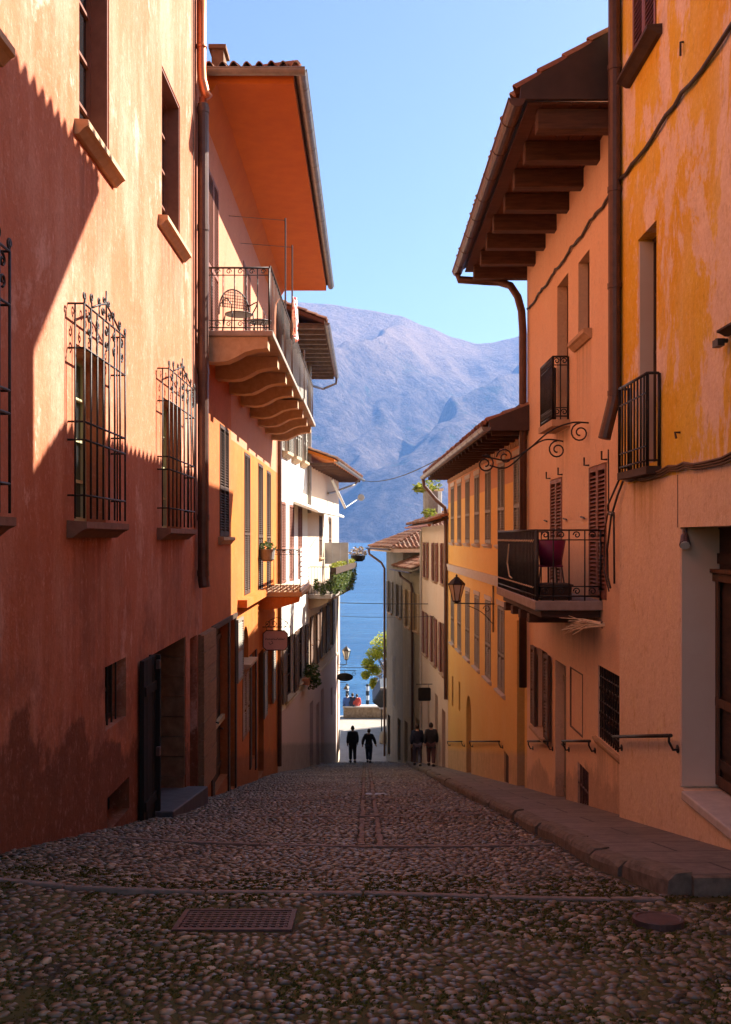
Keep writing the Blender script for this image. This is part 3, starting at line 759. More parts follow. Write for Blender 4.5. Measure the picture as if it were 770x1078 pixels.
# cafe chair and little round table on the long balcony
def iron_chair(x, y, z, rz):
    t = thing('garden_chair', (x, y, z), 'wrought iron armchair with round woven back at the near end of the long balcony', 'chair')
    t.rotation_euler = (0, 0, rz)
    off = Vector((x, y, z))
    def B(mb, name, mat, sm=True):
        mb.v = [tuple(Vector(p) + off) for p in mb.v]; return mb.build(name, mat, t, smooth=sm)
    m = MB()
    for sx in (-1, 1):
        m.tube([(sx * .20, -.20, .44), (sx * .23, -.24, 0)], .012); m.tube([(sx * .20, .18, .44), (sx * .25, .27, 0)], .012)
        m.tube([(sx * .27, .20, .66), (sx * .30, .0, .68), (sx * .29, -.20, .66), (sx * .24, -.26, .55), (sx * .20, -.18, .44)], .012)
    B(m, 'legs', 'iron')
    s = MB(); s.lathe((0, 0, .43), [(.25, 0), (.26, .012), (.25, .024)], 20); B(s, 'seat', 'rail_iron', False)
    b = MB(); ring = [(.30 * math.cos(a), .22 + .05 * math.sin(a), .46 + .50 * max(0, math.sin(a)) ** .8) for a in [PI * k / 16 for k in range(17)]]
    b.tube(ring, .013)
    for k in range(1, 18):
        q = -1 + 2 * k / 18; top = .46 + .50 * max(0, math.sqrt(1 - q * q)) ** .8
        b.tube([(.30 * q, .225, .60 if abs(q) < .9 else .5), (.30 * q, .265, top)], .006, 4)
    for k in range(6):
        z = .62 + .055 * k; w_ = .30 * math.sqrt(max(0, 1 - ((z - .46) / .5) ** 2.5))
        b.tube([(-w_, .24, z), (w_, .24, z)], .006, 4)
    B(b, 'backrest', 'iron')
iron_chair(fr.P(0, .62, 0)[0], 17.45, bz, R(28))
t = thing('side_table', fr.P(17.5, 1.0, bz), 'small round iron table beside the woven back armchair', 'table')
s = MB(); s.lathe(fr.P(17.5, 1.0, bz + .30), [(.22, 0), (.23, .015), (.22, .03)], 18); s.build('table_top', 'rail_iron', t)
s = MB(); [s.tube([fr.P(17.5 + .18 * math.cos(a), 1.0 + .18 * math.sin(a), bz), fr.P(17.5 + .08 * math.cos(a), 1.0 + .08 * math.sin(a), bz + .30)], .01) for a in (0, 2.1, 4.2)]; s.build('leg', 'iron', t)

# lower ornate balcony
b = MB(); b.box(fr, 26.5, 31.0, .0, 1.18, -1.66, -1.52); bal = b.build('balcony', 'sill_stone', h, bevel=.02)
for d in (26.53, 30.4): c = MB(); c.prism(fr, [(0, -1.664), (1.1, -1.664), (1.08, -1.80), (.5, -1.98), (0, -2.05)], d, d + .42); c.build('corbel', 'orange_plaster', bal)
balustrade(bal, fr, [(26.55, .02), (26.55, 1.12)], -1.52, -.34, 'iron', .16, 'end_railing', .010, True)
sl = MB()
for k in range(9): sl.box(fr, 26.6, 30.9, 1.11, 1.135, -1.50 + k * .14, -1.50 + k * .14 + .085)
sl.build('slatted_front', 'white_paint', bal)
dp = MB(); dp.tube([fr.P(31.6, .09, 8.2), fr.P(31.6, .09, -7.6)], .075, 10); dp.build('downpipe', 'brown_pipe', h)
t = thing('flower_pot', fr.P(26.4, .22, -.66), 'grey pot of frosty trailing leaves hung at the wall end of the ornate balcony', 'flower pot')
s = MB(); s.lathe(fr.P(26.4, .22, -.66), [(.13, 0), (.19, .06), (.22, .30), (.235, .34)], 16); s.build('pot', 'pot_grey', t)
foliage('leaves', 'leaf', t, [(*fr.P(26.4, .22, -.26), .26, .26, .15)], 120, .06)

# pink hanging sign
t = thing('hanging_sign', fr.P(27.2, .1, -2.6), 'pink cut-corner shop sign hanging from a scrolled iron bracket', 'sign')
cx = Cross(fr, 27.2)
x0, x1, z0, z1 = .02, .72, -3.22, -2.66
cc = .09
s = MB(); pts = [(x0 + cc, z0), (x1 - cc, z0), (x1, z0 + cc), (x1, z1 - cc), (x1 - cc, z1), (x0 + cc, z1), (x0, z1 - cc), (x0, z0 + cc)]
s.plate(cx, pts, -.02, .02); bd = s.build('board', 'sign_pink', t)
s = MB(); pp_ = [cx.P(a, .022, z) for a, z in pts]; s.tube(pp_ + [pp_[0]], .014, 5); s.build('rim', 'iron', bd)
s = MB(); x = x0 + .06
for k, (w_, hh) in enumerate(((.05, .06), (.035, .045), (.04, .05), (.03, .04), (.045, .055), (.03, .04), (.015, .02), (.05, .06), (.035, .045), (.03, .07), (.03, .04), (.045, .045))):
    s.tube([cx.P(x, .026, -2.93), cx.P(x + w_ * .5, .026, -2.93 + hh), cx.P(x + w_, .026, -2.93 + .01)], .007, 4); x += w_ + .012
s.tube([cx.P(x0 + .24, .026, -2.95), cx.P(x0 + .28, .026, -3.02), cx.P(x0 + .20, .026, -3.06), cx.P(x0 + .16, .026, -3.0)], .008, 4)
s.build('lettering', 'void', bd)
s = MB(); s.tube([cx.P(-.0, 0, -2.56), cx.P(.82, 0, -2.56)], .014); s.tube([cx.P(.12, 0, -2.56), cx.P(.12, 0, -2.66)], .008); s.tube([cx.P(.62, 0, -2.56), cx.P(.62, 0, -2.66)], .008)
for a, sg in ((.14, 1), (.32, 1), (.50, -1), (.68, -1)): s.tube(spiral(cx, a, 0, -2.46, .085, 1.2, -PI / 2, sg), .009, 5)
s.tube([cx.P(.08, 0, -2.54), cx.P(.22, 0, -2.36), cx.P(.42, 0, -2.28), cx.P(.62, 0, -2.36), cx.P(.78, 0, -2.52)], .009, 5)
s.build('bracket', 'iron', t)

# ================================================================== WHITE HOUSE and PINK HOUSE
fr = F3
h = thing('white_house', base_of(fr, 32, 38.8), 'white house with brown shutters and dark slatted eaves behind the long balcony', 'house')
W = [(32.9, 33.9, 3.0, 4.9, .16), (34.9, 35.9, 3.0, 4.9, .16), (36.9, 37.9, 3.0, 4.9, .16)]
DW = [(32.7, 33.5, -1.6, 1.25, .16), (34.3, 35.3, -1.6, 1.2, .16), (36.3, 37.3, -1.6, 1.2, .16)]
LWn = [(33.5, 35.2, -5.75, -3.55, .18), (36.3, 37.9, -5.6, -3.5, .18)]
PD = [(33.4, 34.1, -8.6, -6.9, .2), (36.6, 37.3, -9.3, -7.2, .2)]
facade(h, fr, 32.0, 38.8, -10.2, 7.6, W + DW + LWn + PD, 'white_plaster', 5)
for op in W: window(h, fr, op, 'open', 'brown_wood', (op[0] - .12, op[1] + .12, .2, .22), sh_mat='grey_paint')
for op in DW: window(h, fr, op, 'closed', 'red_brown_paint', None, sh_mat='red_brown_paint')
for op in LWn: window(h, fr, op, 'open', 'dark_wood', (op[0] - .1, op[1] + .1, .12, .15), sh_mat='brown_wood')
for op in PD: plank_door(h, fr, op, 'void', 3, handle=False)
lb = MB(); lb.box(fr, 32.002, 38.798, .004, .012, -10.2, -6.0); lb.build('base_coat', 'pink_plaster', h)
EV = Fr(-1.36, 36, 0, -1)
rb = MB(); rb.prism(EV, [(0, 7.12), (0, 7.24), (-3.5, 8.62), (-3.5, 8.50)], 31.6, 42.0); rf = rb.build('roof', 'board_wood', h)
tiles(rf, EV.P(31.6, .06, 7.26), EV.P(42, .06, 7.26), Vector((-1, 0, .394)), 3.6)
for k in range(13): ra = MB(); ra.box(EV, 31.8 + k * .84, 31.8 + k * .84 + .1, -1.6, -.04, 7.0, 7.118); ra.build('rafter', 'rafter_wood', rf)
sb = MB(); sb.box(EV, 31.62, 41.98, -1.62, -.02, 7.122, 7.14); sb.build('soffit', 'beam_wood', rf)
gutter(h, EV, 31.5, 42.1, .08, 7.12, .085)
gp = MB(); gp.tube([EV.P(41.9, .08, 7.04), EV.P(41.9, .06, 6.8), EV.P(41.5, -.5, 6.5), EV.P(40, -.9, 6.4), EV.P(39.0, -.98, 6.2)], .05, 8)
gp.build('gutter_pipe', 'brown_pipe', h)
dp = MB(); dp.tube([fr.P(38.7, .1, 7), fr.P(38.7, .1, 1.0)], .08, 10); dp.build('downpipe', 'grey_gutter', h)

h = thing('pink_house', base_of(fr, 38.8, 50), 'house with pink ground storey and low eaves at the lake end', 'house')
W = [(42.3, 43.3, -.9, 1.0, .16), (45.8, 46.8, -.9, 1.0, .16)]
LWn = [(40.0, 41.3, -5.5, -3.3, .18), (43.0, 44.4, -5.4, -3.2, .18), (45.6, 46.9, -5.3, -3.1, .18)]
PD = [(39.4, 40.4, -9.8, -6.9, .25), (41.4, 42.4, -10.2, -7.3, .25), (42.9, 43.9, -10.4, -6.9, .25), (46.5, 47.2, -8.8, -7.4, .15)]
facade(h, fr, 38.81, 50.0, -12.3, 3.1, W + LWn + PD, 'pink_plaster', 5)
up = MB(); up.box(fr, 38.812, 49.9, .004, .014, -2.2, 3.0)
for op in W: window(h, fr, op, 'closed', 'brown_wood', (op[0] - .1, op[1] + .1, .12, .14), sh_mat='brown_wood')
for op in LWn: window(h, fr, op, 'open', 'dark_wood', (op[0] - .1, op[1] + .1, .12, .15), sh_mat='brown_wood')
for op in PD[:3]: plank_door(h, fr, op, 'void', 3, handle=False)
void_panel(h, fr, PD[3])
cq = MB(); cq.box(fr, 49.2, 50.02, -.3, .05, -12.2, -2.3); cq.build('corner_pier', 'cream_plaster', h)
bd_ = MB(); bd_.box(fr, 38.83, 49.19, -.01, .035, -6.06, -5.94); bd_.build('string_course', 'cream_plaster', h)
rb = MB(); rb.prism(fr, [(1.15, 3.05), (1.15, 3.17), (-3.2, 4.75), (-3.2, 4.63)], 38.4, 50.7); rf = rb.build('roof', 'soffit_orange', h)
tiles(rf, fr.P(38.4, 1.21, 3.19), fr.P(50.7, 1.21, 3.19), Vector(fr.P(40, -1, .363)) - Vector(fr.P(40, 0, 0)), 4.4)
for k in range(15): ra = MB(); ra.box(fr, 38.6 + k * .84, 38.6 + k * .84 + .1, -.1, 1.1, 2.93, 3.048); ra.build('rafter', 'beam_wood', rf)
gutter(h, fr, 38.3, 50.8, 1.24, 3.07, .085)
gp = MB(); gp.tube([fr.P(48.5, 1.24, 3.0), fr.P(48.4, 1.0, 2.7), fr.P(46, .2, 2.2), fr.P(45, .08, 2.1)], .05, 8); gp.build('gutter_pipe', 'grey_gutter', h)
# planted balcony
b = MB(); b.box(fr, 38.9, 48.2, .0, .95, -2.5, -2.34); bal = b.build('balcony', 'slab_stone', h)
for d in (39.2, 42.5, 45.2, 47.7): c = MB(); c.prism(fr, [(0, -2.504), (.85, -2.504), (.8, -2.66), (.4, -2.85), (0, -2.95)], d, d + .25); c.build('corbel', 'sill_stone', bal)
balustrade(bal, fr, [(38.95, .02), (38.95, .9), (48.1, .9)], -2.34, -1.2, 'iron', .12)
pb = MB(); pb.box(fr, 39.0, 48.0, .93, 1.15, -1.5, -1.24); 
o_ = thing('window_box', fr.P(43, 1.05, -1.5), 'long planter box of trailing ivy and yellow green plants on the pink house balcony', 'planter')
pb.build('box', 'dark_wood', o_)
bl = []
for k in range(14):
    d = 39.1 + k * .66
    bl.append((*fr.P(d, 1.06, -1.75 - .35 * random.random()), .12, .42, .5))
bl += [(*fr.P(38.95, .35 + .25 * k, -1.95 - .2 * (k % 2)), .14, .16, .28) for k in range(3)]
foliage('trailing_leaves', 'leaf', o_, bl, 2600, .065)
foliage('top_leaves', 'leaf_fresh', o_, [(*fr.P(39.2 + k * .6, .98, -1.16), .14, .36, .12) for k in range(15)], 1300, .05)
s = MB()
cx = Cross(fr, 44.0)
for k in range(3): s.box(cx, .06 + .36 * k, .06 + .36 * k + .34, 0, .03, -1.22, -.27)
s.box(cx, .02, 1.14, -.03, 0, -.27, -.23)
for a in (.04, .40, .76, 1.12): s.box(cx, a - .015, a + .015, -.032, -.002, -2.3, -.27)
tag(s.build('privacy_screen', 'grey_panel', None), 'grey three panel privacy screen standing across the planted balcony', 'screen')
t = thing('flower_pot', fr.P(48.05, 1.2, -1.2), 'pot of pink blossoms at the far end of the planted balcony railing', 'flower pot')
s = MB(); s.lathe(fr.P(48.05, 1.2, -1.2), [(.22, 0), (.34, .1), (.38, .3)], 14); s.build('pot', 'void', t)
foliage('blossoms', 'blossom', t, [(*fr.P(48.05, 1.2, -.75), .5, .4, .28)], 260, .08)
t = thing('flower_pot', fr.P(38.3, .25, -5.75), 'dark green bushy plant in a box under the far shuttered window of the white house', 'flower pot')
s = MB(); s.box(fr, 37.0, 38.4, .06, .32, -5.75, -5.5); s.build('box', 'terracotta', t)
foliage('leaves', 'leaf', t, [(*fr.P(37.7, .35, -5.35), .35, .6, .42), (*fr.P(37.6, .4, -5.7), .3, .4, .3)], 420, .08)
# awning on the pink house, dish, post
t = thing('awning', fr.P(38, .1, 1.0), 'pale folded awning on a slanting arm above the planted balcony', 'awning')
s = MB(); s.prism(fr, [(.02, 1.25), (.02, 1.36), (.9, 1.02), (.9, .92)], 35.2, 44.2); s.build('canopy', 'awning_cloth', t)
s = MB(); s.tube([fr.P(44.2, .9, .97), fr.P(35.2, .92, .97)], .03, 6); s.build('front_bar', 'white_paint', t)
t = thing('satellite_dish', fr.P(46, .3, 1.5), 'white satellite dish arm on a slanting post under the low eaves', 'satellite dish')
s = MB(); s.tube([fr.P(45.0, .25, 2.75), fr.P(46.2, .75, 1.45)], .07, 6); s.tube([fr.P(46.2, .75, 1.45), fr.P(47.4, 1.3, 1.95)], .025, 6); s.build('mast', 'white_paint', t)
s = MB(); cx = Cross(fr, 47.4); s.plate(cx, [(1.42 + .17 * math.cos(a), 2.0 + .17 * math.sin(a)) for a in [2 * PI * k / 14 for k in range(14)]], 0, .05); s.build('dish', 'grey_panel', t)

# ================================================================== OCHRE HOUSE (nearest, right)
fr = FR1
h = thing('ochre_house', base_of(fr, 2, 11.4), 'ochre house with flaking patchy plaster above a smooth salmon ground storey', 'house')
T1 = (9.95, 10.8, 5.28, 7.2, .14); T2 = (9.95, 10.62, .80, 3.33, .24)
SD = (6.2, 9.2, -2.42, .10, .42); T3 = (6.6, 7.45, 1.75, 3.4, .24)
facade(h, fr, 1.0, 11.4, -3.6, 8.2, [T1, T2, SD, T3], 'ochre_plaster', 6)
w = window(h, fr, T1, 'closed', 'red_brown_paint', (9.75, 10.95, .16, .10), sh_mat='red_brown_paint', sill_mat='dark_wood')
w = window(h, fr, T2, 'plain', 'brown_wood', None, cols=2, rows=4)
j = MB(); j.box(fr, 10.585, 10.617, -.2, -.006, .82, 3.30); j.build('lining', 'grey_render', w)
b = MB(); b.box(fr, 9.78, 10.9, -.02, .16, .66, .74); sl = b.build('sill', 'dark_wood', w)
balustrade(w, fr, [(10.88, .02), (10.88, .14), (9.8, .14), (9.8, .02)], .74, 1.70, 'iron', .115, 'railing', .011, False, .016)
r2 = MB(); r2.tube([fr.P(10.88, .14, 1.50), fr.P(9.8, .14, 1.50)], .010); r2.tube([fr.P(10.88, .14, .95), fr.P(9.8, .14, .95)], .010); r2.build('rail_bar', 'iron', w)
window(h, fr, T3, 'plain', 'brown_wood', (6.4, 7.98, .10, .06), sill_mat='dark_wood')
d = plank_door(h, fr, (6.2, 9.2, -2.42, .10, .42), 'dark_wood', 4, handle=False)
s = MB()
for (a, b_) in ((8.35, 9.18), (7.4, 8.25)):
    s.box(fr, a, b_, -.345, -.33, -2.38, -2.28); s.box(fr, a, b_, -.345, -.325, -1.62, -1.54); s.box(fr, a, b_, -.345, -.30, -.42, -.34)
    s.box(fr, a, a + .09, -.345, -.328, -2.28, -.42); s.box(fr, b_ - .09, b_, -.345, -.328, -2.28, -.42)
    s.box(fr, a + .05, b_ - .02, -.345, -.27, -.335, -.30)
s.build('panel_frame', 'brown_wood', d)
jb = MB(); jb.box(fr, 9.17, 9.198, -.40, -.004, -2.40, .08); jb.build('jamb', 'grey_render', h)
st = MB(); st.box(fr, 6.1, 9.06, -.40, .04, -2.50, -2.414); st.build('door_sill', 'pale_stone', h, bevel=.015)
ex = MB()
ex.box(fr, 9.262, 9.272, -.01, .006, .10, .615); ex.build('joint', 'lead_cable', h)
roof(h, fr, .8, 12.95, 1.12, 8.35, R(22), 4.2, tile_len=2.0)
# rain pipe at the corner
dp = MB(); dp.tube([fr.P(11.32, .08, 8.3), fr.P(11.32, .08, 1.70), fr.P(11.32, .10, 1.60), fr.P(11.33, .20, 1.18)], .076, 12)
for z in (1.72, 3.0, 4.15, 5.6): dp.tube([fr.P(11.32, .08, z - .03), fr.P(11.32, .08, z + .03)], .086, 12)
dp.build('downpipe', 'brown_pipe', h)
br = MB(); br.tube([fr.P(8.0, 0, 1.66), fr.P(8.0, .10, 1.66)], .02); br.box(fr, 7.9, 8.02, .06, .12, 1.60, 1.66); br.build('wall_hook', 'iron', h)
hk = MB(); hk.tube([fr.P(9.2, 0, 1.02), fr.P(9.2, .05, 1.02), fr.P(9.17, .05, .96)], .012, 5); hk.build('wall_hook', 'iron', h)
hk = MB(); hk.tube([fr.P(9.1, 0, 4.75), fr.P(9.1, .03, 4.75), fr.P(9.1, .03, 4.62)], .012, 5); hk.build('wall_hook', 'iron', h)
t = thing('spotlight', fr.P(9.12, .1, -.05), 'small dark spotlight fixed under the head of the ochre house shop doorway', 'spotlight')
s = MB(); s.tube([fr.P(9.14, -.03, .09), fr.P(9.14, -.03, -.02)], .02, 8); s.tube([fr.P(9.16, -.03, .02), fr.P(9.06, -.0, -.07)], [.035, .055], 10); s.build('housing', 'rust_iron', t)
s = MB(); s.tube([fr.P(9.062, -.0, -.068), fr.P(9.05, .004, -.078)], .046, 10); s.build('lens', 'lamp_glass', t)

# ================================================================== SALMON HOUSE
fr = FR2
h = thing('salmon_house', base_of(fr, 11.4, 18.5), 'salmon house with heavy beamed eaves and a screened balcony', 'house')
A1 = (13.35, 14.05, 2.92, 4.06, .22); A2 = (14.75, 15.6, 1.86, 4.12, .24)
S1 = (15.2, 16.15, -.82, .98, .12); S2 = (12.4, 13.35, -.82, .99, .12)
DR = (14.9, 15.75, -4.4, -2.02, .2); WN = (16.45, 17.3, -3.45, -2.0, .15)
GW = (11.6, 12.86, -2.70, -1.72, .16); LG = (13.4, 14.1, -3.95, -3.32, .15)
HT = (13.75, 14.6, -2.9, -1.98, .03)
facade(h, fr, 11.405, 18.5, -5.6, 5.6, [A1, A2, S1, S2, DR, WN, GW, LG, HT], 'salmon_plaster', 5)
window(h, fr, A1, 'plain', 'brown_wood', (13.2, 14.25, .12, .14), cols=1, rows=2)
w = window(h, fr, A2, 'plain', 'brown_wood', None, cols=2, rows=3)
b = MB(); b.box(fr, 14.6, 15.75, 0, .28, 1.72, 1.82); b.build('sill', 'sill_stone', w)
balustrade(w, fr, [(15.68, .02), (15.68, .25), (14.68, .25), (14.68, .02)], 1.82, 2.80, 'iron', .10, 'railing', .011, True, .016)
for op in (S1, S2):
    w = window(h, fr, op, 'closed', 'dark_wood', None, sh_mat='red_brown_paint')
    kk = MB()
    for d in (op[0] - .32, op[1] + .32): kk.tube([fr.P(d - .12, .03, .28), fr.P(d + .10, .03, .30)], .014, 5); 
    for d in (op[0] - .02, op[1] + .02): kk.tube([fr.P(d, 0, op[3] + .03), fr.P(d, .07, op[3] + .03), fr.P(d, .07, op[3] + .14)], .014, 5)
    kk.build('shutter_hook', 'iron', w)
plank_door(h, fr, DR, 'grey_paint', 4)
w = window(h, fr, WN, 'open', 'brown_wood', (16.3, 17.5, .14, .12), sh_mat='brown_wood')
w = window(h, fr, GW, 'plain', 'void', (11.5, 13.0, .05, .10), cols=1, rows=1)
g = MB()
for i in range(12): d = 11.62 + i * .11; g.tube([fr.P(d, -.03, -2.70), fr.P(d, -.03, -1.72)], .013, 5)
for z in (-2.55, -2.2, -1.87): g.tube([fr.P(11.6, -.03, z), fr.P(12.86, -.03, z)], .013, 5)
for i in range(8):
    for z in (-2.38, -2.04): g.tube(spiral(fr, 11.73 + .15 * i, -.02, z, .06, 1.1, 0, 1), .009, 4)
g.build('grille', 'iron', w)
w = window(h, fr, LG, 'plain', 'dark_wood', None, cols=1, rows=1)
g = MB()
for i in range(4): d = 13.4 + .14 + i * .14; g.tube([fr.P(d, -.02, -3.95), fr.P(d, -.02, -3.32)], .014, 5)
g.tube([fr.P(13.4, -.02, -3.63), fr.P(14.1, -.02, -3.63)], .016, 5); g.build('grille', 'rust_iron', w)
hb = MB(); hb.box(fr, 13.77, 14.58, -.06, -.012, -2.88, -2.0); ht = hb.build('hatch', 'salmon_plaster', h)
hb = MB()
for (a, b_) in ((13.75, 13.775), (14.575, 14.6)): hb.box(fr, a, b_, -.02, .008, -2.9, -1.98)
hb.box(fr, 13.776, 14.574, -.02, .008, -2.9, -2.88); hb.box(fr, 13.776, 14.574, -.02, .008, -2.0, -1.98); hb.build('hatch_frame', 'lead_cable', ht)
# heavy eaves
rb = MB(); EXo = 1.20
rb.prism(fr, [(EXo, 5.38), (EXo, 5.46), (-2.6, 7.81), (-2.6, 7.73)], 11.66, 19.1); rf = rb.build('roof', 'board_wood', h)
tiles(rf, fr.P(11.64, EXo + .08, 5.48), fr.P(19.1, EXo + .08, 5.48), Vector(fr.P(0, -1, .618)) - Vector(fr.P(0, 0, 0)), 2.4)
bm_ = MB()
for k in range(8):
    d = 11.78 + k * .965
    bm_ = MB(); bm_.box(fr, d, d + .2, -.3, 1.02 + random.uniform(-.03, .03), 5.07, 5.33); bm_.build('beam', 'beam_wood', rf, bevel=.012)
bb = MB()
for k in range(7): bb.box(fr, 11.68, 19.08, -.1 + k * .18, -.1 + k * .18 + .172, 5.334, 5.36)
bb.build('soffit_boards', 'board_wood', rf)
ge = MB(); ge.prism(fr, [(EXo + .06, 5.36), (EXo + .05, 5.52), (.05, 6.26), (-1.2, 7.02), (-1.2, 5.36)], 11.60, 11.655); ge.build('gable_flashing', 'flashing', rf)
gutter(h, fr, 11.58, 19.15, EXo + .10, 5.36, .10, 'brown_pipe')
gp = MB(); gp.tube([fr.P(18.95, EXo + .10, 5.28), fr.P(18.95, EXo + .08, 5.15), fr.P(18.9, .75, 5.10), fr.P(18.8, .5, 5.06), fr.P(18.65, .30, 4.95), fr.P(18.52, .18, 4.7), fr.P(18.43, .12, 4.4), fr.P(18.40, .10, 4.0), fr.P(18.40, .10, -2.9)], .075, 10)
gp.build('downpipe', 'brown_pipe', h, smooth=True)
wg = MB(); wg.box(WD, 4.6, 9.0, 18.55, 24.6, -6, 7.7); rw = wg.build('unseen_shadow_wing', 'salmon_plaster', h)  # unseen wing, added to cast shade on the orange house wall
wr = MB(); wr.prism(Fr(4.6, 18, 0, 1), [(.25, 7.70), (.25, 7.8), (-2.2, 8.8), (-4.6, 7.8), (-4.6, 7.70)], 18.4, 24.8); wr.build('unseen_wing_roof', 'tile', rw, rnd=True)
# screened balcony
b = MB(); b.box(fr, 12.6, 16.3, 0, .90, -.97, -.84); bal = b.build('balcony', 'slab_stone', h, bevel=.015)
b = MB(); b.box(fr, 12.72, 16.2, 0, .80, -1.07, -.974); b.build('slab_underside', 'beam_wood', bal)
for k in range(4): b = MB(); d = 13.4 + k * .75; b.box(fr, d, d + .2, .0, .84, -1.20, -1.074); b.build('bracket', 'beam_wood', bal)
balustrade(bal, fr, [(12.64, .02), (12.64, .86)], -.84, .10, 'iron', .17, 'end_railing', .010, True, .013)
balustrade(bal, fr, [(12.64, .87), (16.26, .87)], -.84, .10, 'iron', .12, 'railing', .010, False, .016)
balustrade(bal, fr, [(16.26, .86), (16.26, .02)], -.84, .10, 'iron', .12, 'end_railing', .010, False, .013)
b = MB(); b.box(fr, 12.68, 16.22, .835, .85, -.80, .085); b.build('reed_screen', 'screen', bal)
b = MB()
for k in range(24):
    d = 12.75 + k * .145; b.tube([fr.P(d, .893, -.03), fr.P(d + .07, .895, -.06), fr.P(d + .14, .893, -.03)], .006, 4); b.tube([fr.P(d, .893, -.66), fr.P(d + .07, .895, -.68), fr.P(d + .14, .893, -.66)], .006, 4)
b.tube([fr.P(14.9, .90, -.1), fr.P(15.0, .91, -.4), fr.P(14.85, .90, -.6), fr.P(14.6, .9, -.62)], .012, 5)
b.build('lacing', 'straw', bal)
t = thing('planter_box', fr.P(12.95, .5, -.84), 'low dark planter box at the near corner of the screened balcony', 'planter')
s = MB(); s.box(fr, 12.75, 13.1, .38, .80, -.838, -.66); s.box(fr, 12.73, 13.12, .36, .82, -.66, -.63); s.build('box', 'dark_wood', t)
s = MB(); s.box(fr, 12.76, 13.09, .40, .78, -.64, -.62); s.build('soil', 'bark', t)
t = thing('plastic_chair', fr.P(13.6, .45, -.84), 'purple plastic chair with thin metal legs on the screened balcony', 'chair')
cxb = fr.P(13.75, .50, -.84); X, Y, Z = cxb
s = MB(); n = 10
vs = []
for i in range(n + 1):
    a = -1 + 2 * i / n
    for zz, w_, yy in ((.44, .145, -.02), (.58, .165, -.05), (.81, .195, -.10)):
        vs.append((X + a * w_, Y - .20 + yy + .07 * (a * a), Z + zz))
s.add(vs, [(i * 3 + j, i * 3 + j + 1, i * 3 + j + 4, i * 3 + j + 3) for i in range(n) for j in range(2)])
ob = s.build('backrest', 'purple_plastic', t, smooth=True); sm = ob.modifiers.new('t', 'SOLIDIFY'); sm.thickness = .012
s = MB(); s.box(WD, X - .17, X + .17, Y - .22, Y + .22, Z + .42, Z + .445); s.build('seat', 'purple_plastic', t, bevel=.01)
for sx in (-1, 1):
    s = MB(); s.tube([(X + sx * .15, Y - .20, Z + .42), (X + sx * .20, Y - .26, Z)], .012); s.build('leg', 'rail_iron', t)
    s = MB(); s.tube([(X + sx * .15, Y + .20, Z + .42), (X + sx * .18, Y + .24, Z)], .012); s.build('leg', 'rail_iron', t)
# lantern bracket without a lantern
cx = Cross(fr, 13.4)
s = MB()
def arc(pts, n=8):
    out = []
    for i in range(len(pts) - 1):
        for k in range(n):
            p0 = pts[max(i - 1, 0)]; p1 = pts[i]; p2 = pts[i + 1]; p3 = pts[min(i + 2, len(pts) - 1)]; t = k / n
            out.append(tuple(.5 * (2 * b + (c - a) * t + (2 * a - 5 * b + 4 * c - d) * t * t + (-a + 3 * b - 3 * c + d) * t ** 3) for a, b, c, d in zip(p0, p1, p2, p3)))
    return out + [pts[-1]]
s.tube([cx.P(a, 0, z) for a, z in arc([(0, 1.62), (.25, 1.62), (.55, 1.50), (.85, 1.25), (1.12, 1.10), (1.35, 1.12), (1.5, 1.16)])], .013, 6)
s.tube([cx.P(a, 0, z) for a, z in arc([(.36, 1.36), (.62, 1.38), (.86, 1.24), (1.05, 1.06), (1.2, .98), (1.4, 1.02)])], .012, 6)
s.tube(spiral(cx, .12, 0, 1.48, .14, 1.5, PI / 2, -1, 22), .012, 5); s.tube(spiral(cx, .44, 0, 1.24, .13, 1.5, PI / 2, -1, 22), .012, 5)
s.tube(spiral(cx, 1.18, 0, 1.14, .12, 1.4, 0, 1, 20), .011, 5); s.tube(spiral(cx, 1.46, 0, 1.04, .13, 1.5, PI / 2, 1, 20), .012, 5)
tag(s.build('iron_bracket', 'iron', None, smooth=True), 'empty wrought iron bracket with curled ends on the salmon house wall', 'bracket')
t = thing('straw_bundle', fr.P(11.9, .25, -1.1), 'dry straw bundle tied to the corner pillar beside the screened balcony', 'straw bundle')
s = MB()
for k in range(16):
    a = random.uniform(-1, 1); s.tube([fr.P(12.0 + .02 * a, .13, -1.10 + .015 * a), fr.P(12.12 + .1 * a, .34, -1.09 + .05 * random.uniform(-1, 1)), fr.P(12.1 + .25 * a, .52 + .12 * random.random(), -1.12 + .12 * random.uniform(-1, 1))], [.012, .009, .003], 4)
s.build('stalks', 'straw', t)
s = MB(); s.tube([fr.P(11.98, .16, -1.06), fr.P(12.05, .17, -1.10), fr.P(11.98, .16, -1.14)], .012, 5); s.build('tie', 'lead_cable', t)

# ================================================================== YELLOW HOUSE
fr = FR3
h = thing('yellow_house', base_of(fr, 18.5, 32.9), 'long yellow house with rows of grey louvred shutters and a stone string course', 'house')
cs = [19.5, 21.6, 23.6, 25.6, 27.6, 29.6, 31.5]
UP = [(c - .46, c + .46, -.16, 1.70, .10) for c in cs]; LO = [(c - .46, c + .46, -3.5, -1.56, .10) for c in cs[1:]]
DO = (18.75, 19.6, -5.2, -1.7, .3); AR = (26.8, 27.9, -6.9, -4.55, .3); S_ = [(29.4, 29.8, -5.4, -4.5, .15), (31.3, 31.7, -5.6, -4.6, .15)]
HA = (20.6, 21.2, -5.45, -4.75, .05)
facade(h, fr, 18.52, 32.9, -8.4, 2.1, UP + LO + [DO, AR, HA] + S_, 'yellow_plaster', 5)
for op in UP: window(h, fr, op, 'closed', 'grey_paint', (op[0] - .1, op[1] + .1, .09, .10), sh_mat='grey_paint', sill_mat='pale_stone')
